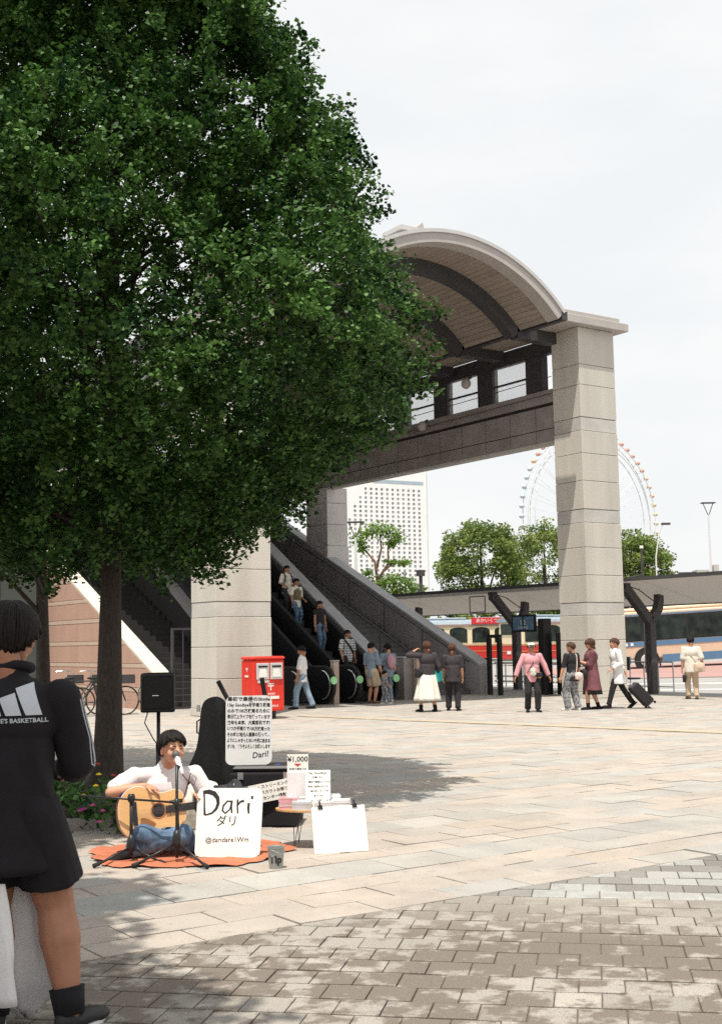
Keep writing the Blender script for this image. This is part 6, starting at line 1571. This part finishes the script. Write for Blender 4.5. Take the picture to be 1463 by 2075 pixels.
# ------------------------------------------------------------------ post box
t = thing('post_box', 'red Japanese post box with two silver slots beside the pale column', 'post box', (12.78, 22.66, 0))
b = MB(); b.bbox(.15, .12, 0, .62, .42, .16, .01); b.build('pedestal', M['black_metal'], t)
b = MB(); b.bbox(0, 0, .165, .76, .52, 1.24, .03); b.build('body', M['postred'], t)
b = MB(); b.bbox(-.02, -.02, 1.242, .78, .54, 1.31, .03); b.build('lid', M['postred'], t)
for x_ in (.07, .40):
    b = MB(); b.bbox(x_, -.03, .83, x_ + .30, -.004, 1.17, .008); fr_o = b.build('slot_panel', M['fascia_edge'], t)
    b = MB(); b.box(x_ + .04, -.036, 1.08, x_ + .26, -.031, 1.12); b.build('slot', M['ink'], fr_o)
    b = MB(); b.prism([(x_ + .05, .88), (x_ + .25, .88), (x_ + .22, 1.05), (x_ + .08, 1.05)], -.038, -.031); b.build('label', M['white'], fr_o)
b = MB(); b.box(.10, -.008, .76, .38, -.002, .815); b.build('label', M['white'], t)
text('emblem', '〒', .20, M['white'], t, frame((.42, -.004, .66), (1, 0, 0), (0, 0, 1)), bold=.004)
text('lettering', 'POST', .07, M['white'], t, frame((.44, -.004, .52), (1, 0, 0), (0, 0, 1)), bold=.002)
b = MB(); b.box(.40, -.008, .42, .62, -.002, .48); b.build('label', M['white'], t)
text('lettering', 'POST OFFICE', .06, M['white'], t, frame((.42, -.004, .27), (1, 0, 0), (0, 0, 1)), bold=.001)
text('emblem', '〒', .12, M['white'], t, frame((-.004, .26, 1.02), (0, -1, 0), (0, 0, 1)), bold=.003)
b = MB(); b.box(-.008, .2, .88, -.002, .34, .92); b.build('label', M['white'], t)

# ------------------------------------------------------------------ bicycles
def bicycle(loc, rz, lab):
    t = thing('bicycle', lab, 'bicycle', loc, rz, group='bicycles parked by the pink brick wall')
    for x_ in (-.52, .52):
        b = MB(); b.tube([(x_ + .32 * math.cos(2 * math.pi * k / 24), 0, .33 + .32 * math.sin(2 * math.pi * k / 24)) for k in range(25)], .018, 6, False); w_ = b.build('wheel', M['rubber'], t)
        b = MB()
        for k in range(10): a = math.pi * k / 5; b.tube([(x_, 0, .33), (x_ + .31 * math.cos(a), 0, .33 + .31 * math.sin(a))], .003, 3)
        b.build('spokes', M['chrome'], w_)
    b = MB(); pts = {'bb': (-.1, 0, .30), 'seat': (-.22, 0, .78), 'head': (.36, 0, .78), 'rear': (-.52, 0, .33), 'front': (.52, 0, .33)}
    for a, c in (('bb', 'seat'), ('bb', 'head'), ('seat', 'head'), ('bb', 'rear'), ('seat', 'rear'), ('head', 'front')): b.tube([pts[a], pts[c]], .018, 6)
    b.build('frame', M['steel_dark'], t)
    b = MB(); b.tube([(.36, 0, .78), (.33, 0, .98)], .014, 6).tube([(.2, -.27, 1.0), (.34, -.2, 1.02), (.34, .2, 1.02), (.2, .27, 1.0)], .014, 6); b.build('handlebar', M['chrome'], t)
    b = MB(); b.ell((-.26, 0, .86), (.13, .07, .035)); b.build('saddle', M['rubber'], t)
    b = MB(); b.box(.42, -.16, .72, .70, .16, .92); b.build('basket', M['steel_dark'], t)
for i, (x_, y_, a) in enumerate([(11.25, 26.9, -5), (10.9, 27.5, 12), (10.5, 28.1, 3)]):
    bicycle((x_, y_, 0), R(a), ['nearest bicycle leaning by the pink brick wall left of the trunk', 'middle bicycle of the row by the pink brick wall', 'farthest bicycle of the row by the pink brick wall'][i])
bicycle((13.9, 27.0, 0), R(70), 'single bicycle parked behind the pale column by the steel gate')

# ------------------------------------------------------------------ passers-by
def put(label, xyz, heading, **k): return person(label, xyz, heading, **k)
LFT = CAMF + 90; RGT = CAMF - 90; TOW = CAMF + 180
# man in jeans walking left
put('man in a white T-shirt and pale jeans walking left past the red post box', (15.7, 25.45, 0), LFT - 10, h=1.50, hair='short', top='white_cloth', bottom_mat='lightdenim', leg_w=1.15, ankles=[(-.05, .10, .045), (.05, -.16, .05)], head_pitch=-18, shoe='black', seed=11, hands=[(-.14, .06, .47), (.15, -.02, .46)], skin='skin_tan')
# escalator riders
def esc_z(y): return .6 * (y - 27.1) - .20
for (x_, y_, h_, kw) in [(18.75, 31.2, 1.47, dict(label='man with a backpack in a white polo shirt, highest on the right escalator', top='offwhite', bottom_mat='charcoal', hands=[(-.15, .02, .46), (.17, .16, .58)])),
                         (18.65, 30.5, 1.47, dict(label='person in an olive vest with white sleeves reaching for the handrail', top='offwhite', bottom_mat='denim', hands=[(-.10, .12, .58), (.27, .16, .56)])),
                         (18.7, 29.35, 1.47, dict(label='person in a black sleeveless top and jeans halfway down the escalator', top='black_tee', sleeve=.12, bottom_mat='denim', hair='short')),
                         (18.65, 27.9, 1.5, dict(label='man in a checked shirt with a crossbody strap at the foot of the escalator', top='plaid', bottom_mat='black_tee', hands=[(-.16, .03, .45), (.24, .12, .52)], build=1.12))]:
    lab = kw.pop('label'); zz_ = max(0, esc_z(y_) + .12)
    pt, J = put(lab, (x_, y_, zz_), -90 + 6 + rnd.uniform(-8, 8), h=h_, skin='skin_tan', seed=int(y_ * 3), ankles=[(-.06, .0, .045), (.06, .04, .045)], **kw)
    if 'olive' in lab:
        v = MB(); v.ell(J['spine'](.68), (.112 * h_, .082 * h_, .10 * h_)); v.ell(J['spine'](.35), (.108 * h_, .082 * h_, .13 * h_)); link('vest', remesh(v, .014, 2, .008, 6, 2), M['olive'], pt)
    if 'backpack' in lab:
        for s in (-1, 1):
            v = MB(); v.tube([J['sh'][s] * 1 + Vector((-s * .05, -.04, .03)), J['sh'][s] + Vector((-s * .05, .03, .055)), J['sh'][s] + Vector((-s * .04, .105, -.06)), J['sh'][s] + Vector((-s * .02, .10, -.22))], .02, 6); v.build('backpack_strap', M['black'], pt)
    if 'checked' in lab:
        v = MB(); v.tube([J['sh'][1] + Vector((-.06, -.02, .06)), J['sh'][1] + Vector((-.08, .10, -.02)), J['spine'](.55) + Vector((0, .125, 0)), J['spine'](.2) + Vector((-.14, .09, 0))], .022, 6); v.build('shoulder_strap', M['black'], pt)
put('person in white high on the dim left escalator beside the tree', (16.75, 33.7, esc_z(33.7) - .1), -95, h=1.45, top='white_cloth', bottom_mat='charcoal', skin='skin_tan', seed=31)
# family group
f1, J1 = put('man in a grey blue T-shirt and beige shorts beside a child', (18.35, 26.35, 0), RGT + 50, h=1.55, top='greyblue', bottom='shorts', bottom_mat='beige_pants', shorts_len=.95, leg_w=1.15, shoe='brown_shoe', hands=[(-.15, .05, .46), (.12, .12, .50)], seed=41, head_pitch=-10)
v = MB(); v.tube([J1['sh'][1] + Vector((-.05, -.02, .06)), J1['spine'](.55) + Vector((0, .13, 0)), J1['spine'](.15) + Vector((-.16, .05, 0))], .015, 6); v.build('shoulder_strap', M['black'], f1)
f2, J2 = put('woman in grey with a pink backpack behind the man in glasses', (18.95, 26.45, 0), LFT - 60, h=1.52, top='greyblue', bottom_mat='greyblue', hair='short', haircol='hair', seed=42, hands=[(-.14, .1, .5), (.16, .05, .46)], shoe='white_shoe')
v = MB(); v.ell(J2['spine'](.55) + Vector((0, -.16, 0)), (.13, .09, .2)); bk = thing('pink_backpack', 'pink backpack worn by the woman behind the man in glasses', 'backpack', f2.matrix_basis @ Vector((0, 0, .9)), f2.rotation_euler.z)
me = remesh(v, .014, 3); me.transform(Matrix.Translation((0, 0, -.9))); link('pack', me, mat('pink_grey_cloth', (.45, .26, .30), .9, .1, 8), bk)
b = MB(); b.tube([(-.08, -.08, .42), (-.09, .02, .48), (-.09, .12, .4)], .014, 6).tube([(.08, -.08, .42), (.09, .02, .48), (.09, .12, .4)], .014, 6); b.build('strap', M['black'], bk)
put('small child in patterned clothes stepping right at the feet of the couple', (18.4, 25.85, 0), RGT + 30, h=.83, top='patterned', bottom_mat='patterned', leg_w=1.2, shoe='white_shoe', ankles=[(-.06, -.08, .05), (.06, .12, .045)], seed=43, hands=[(-.15, .1, .5), (.14, .1, .52)], voxel=.011)
# woman in white skirt + companion
w1, Jw = put('long haired woman in a dark cardigan and white skirt raising her hand', (16.95, 22.15, 0), CAMF + 25, h=1.56, hair='long', haircol='hair_brown', top='charcoal', sleeve=.8, top_fit=1.25, bottom='skirt', bottom_mat='whiteskirt', skirt_w=1.0, skirt_len=.84, shoe='black', sock='black', hands=[(-.10, .16, .88), (.17, .05, .50)], elbow_pole=[(-1, -.2, -.5), (.5, -1, 0)], ankles=[(-.09, .05, .045), (.09, -.05, .045)], face=False, seed=51)
w2, Jd = put('woman in black top and trousers with long brown hair, beside the white skirt', (17.55, 22.0, 0), CAMF - 10, h=1.50, hair='long', haircol='hair_brown', top='charcoal', sleeve=.45, top_fit=1.1, bottom_mat='black_tee', leg_w=1.15, shoe='black', hands=[(-.15, .06, .48), (.14, .06, .48)], face=False, seed=52, ankles=[(-.08, .06, .045), (.07, -.03, .045)])
bag(w1, (.27, .02, .80), (.12, .04, .16), 'teal', name='shoulder_bag', label='teal bag hanging between the two long haired women', strap=[(.22, .02, .95), (.2, 0, 1.15), (.2, -.02, 1.24)])
bag(w1, (-.15, .02, .86), (.15, .10, .12), 'black_tee', name='handbag', label='black bag at the left hip of the woman in the white skirt')
# man in pink shirt
p1, Jp = put('man in a pink shirt and cap with waist bag walking toward the camera', (18.35, 20.25, 0), TOW + 3, h=1.50, hair='short', top='pinkshirt', sleeve=.93, top_fit=1.15, bottom_mat='black_tee', leg_w=1.2, shoe='black', skin='skin_tan', ankles=[(-.06, .07, .045), (.07, -.03, .05)], hands=[(-.25, .02, .50), (.26, .03, .47)], elbow_pole=[(-1, -.3, 0), (1, -.3, 0)], seed=61)
v = MB(); hcp = Jp['hc']; v.ell(hcp + Vector((0, -.01, .055)), (.088, .10, .065)); ct_ = v.build('cap', M['offwhite'], p1, smooth=True)
v = MB(); v.ell(hcp + Vector((0, .085, .045)), (.075, .06, .012)); v.build('cap_brim', M['charcoal'], p1, smooth=True)
v = MB(); v.tube([Jp['sh'][-1] + Vector((.06, 0, .06)), Jp['spine'](.6) + Vector((-.01, .135, 0)), Jp['spine'](.1) + Vector((.13, .12, 0))], .009, 6); v.build('camera_strap', M['black'], p1)
bag(p1, (0.0, .155, .87), (.07, .045, .09), 'offwhite', name='waist_bag', label='small white pouch on the chest strap of the man in pink')
cm = thing('camera', 'black camera with orange trim hanging at the hip of the man in pink', 'camera', p1.matrix_basis @ Vector((-.13, .15, .80)), p1.rotation_euler.z)
b = MB(); b.bbox(-.07, -.03, -.05, .07, .03, .05, .01); b.build('camera_body', M['black_metal'], cm); b = MB(); b.lathe([(.035, 0), (.035, .05), (.03, .06)], (0, .03, -.01), 14, Matrix.Rotation(R(-90), 3, 'X')); b.build('lens', M['black_metal'], cm)
b = MB(); b.cbox((0, .034, -.055), (.06, .01, .02)); b.build('trim', mat('orange_trim', (.75, .30, .03), .5, .05, 5), cm)
# three at the column
w3, J3 = put('woman in a black T-shirt and patterned trousers with a pink shoulder bag', (19.3, 20.0, 0), CAMF + 38, h=1.49, hair='short', haircol='hair_brown', top='black_tee', bottom_mat='patterned', leg_w=1.35, shoe='white_shoe', hands=[(-.19, .06, .46), (.15, 0, .47)], face=False, seed=71, head_yaw=20, ankles=[(-.06, .04, .045), (.07, -.04, .045)])
bag(w3, (.08, -.13, .75), (.12, .05, .085), 'bagpink', name='shoulder_bag', label='pale pink shoulder bag on the woman in patterned trousers', strap=[(.03, -.10, .82), (.05, -.115, 1.0), (.07, -.09, 1.2), (.07, -.02, 1.27)])
w4, J4 = put('woman in a maroon loose jacket and black skirt reading her phone', (19.85, 19.95, 0), LFT + 5, h=1.55, hair='bob', haircol='hair_brown', top='maroon', sleeve=.72, top_fit=1.32, top_len=.16, bottom='skirt', bottom_mat='black_tee', skirt_len=.74, skirt_w=.5, shoe='black', sock='black', hands=[(-.05, .18, .68), (.04, .20, .72)], seed=72, head_pitch=-16, ankles=[(-.05, .08, .045), (.05, -.10, .045)])
bag(w4, (-.12, .20, .80), (.12, .07, .10), 'black_tee', name='handbag', label='black handbag with white patches on the arm of the woman in maroon', strap=[(-.12, .18, .88), (-.1, .14, 1.0), (-.1, .1, 1.05)])
w5, J5 = put('person in a white shirt and black trousers striding left with a suitcase', (20.45, 19.75, 0), LFT + 8, h=1.56, hair='short', haircol='hair_brown', top='white_cloth', sleeve=.9, top_fit=1.25, top_len=.08, bottom_mat='black_tee', shoe='black', hands=[(-.1, .12, .56), (.14, -.16, .50)], ankles=[(-.04, .16, .045), (.04, -.22, .085)], foot_dir=[(-.1, 1, 0), (.1, .75, -.6)], lean=.02, seed=73)
sct = thing('suitcase', 'dark wheeled suitcase trailing behind the walking person', 'suitcase', (20.98, 19.28, .07), RGT / 57.2958)
tilt = Matrix.Rotation(R(-42), 4, 'Y')
b = MB(); b.bbox(-.12, -.18, .05, .12, .18, .60, .03, mtx=tilt @ Matrix.Translation((0, 0, 0))); b.build('shell', M['black_metal'], sct)
b = MB(); b.tube([tilt @ Vector((-.02, -.1, .6)), tilt @ Vector((-.02, -.1, .98)), tilt @ Vector((-.02, .1, .98)), tilt @ Vector((-.02, .1, .6))], .01, 6); b.build('handle', M['chrome'], sct)
for k in range(3): b = MB(); b.box(-.126, -.15 + k * .11, .08, -.121, -.11 + k * .11, .57, tilt); b.build('rib', M['rubber'], sct)
for y_ in (-.15, .15):
    for x_ in (-.09, .09): b = MB(); b.lathe([(.03, -.012), (.03, .012)], tilt @ Vector((x_, y_, .02)), 12, Matrix.Rotation(R(90), 3, 'X')); b.build('wheel', M['rubber'], sct)
# man from behind with shoulder bag
m1, Jb = put('man from behind in a white shirt and beige trousers with a tan shoulder bag', (24.6, 21.2, 0), CAMF - 4, h=1.57, hair='short', top='offwhite', sleeve=.48, top_fit=1.15, bottom_mat='beige_pants', leg_w=1.1, shoe='brown_shoe', face=False, hands=[(-.15, .02, .44), (.17, .05, .50)], ankles=[(-.05, .07, .05), (.06, -.02, .045)], seed=81)
bag(m1, (.17, -.12, .80), (.15, .08, .13), 'bagbeige', name='shoulder_bag', label='tan shoulder bag on the man in beige trousers', strap=[(.1, -.12, .92), (-.02, -.125, 1.08), (-.12, -.08, 1.24), (-.12, -.0, 1.28)])
bag(m1, (-.19, .0, .52), (.05, .05, .10), 'black_tee', name='handbag', label='small black bag in the left hand of the man in beige trousers')
bpy.data.scenes.remove(tmp_scene)
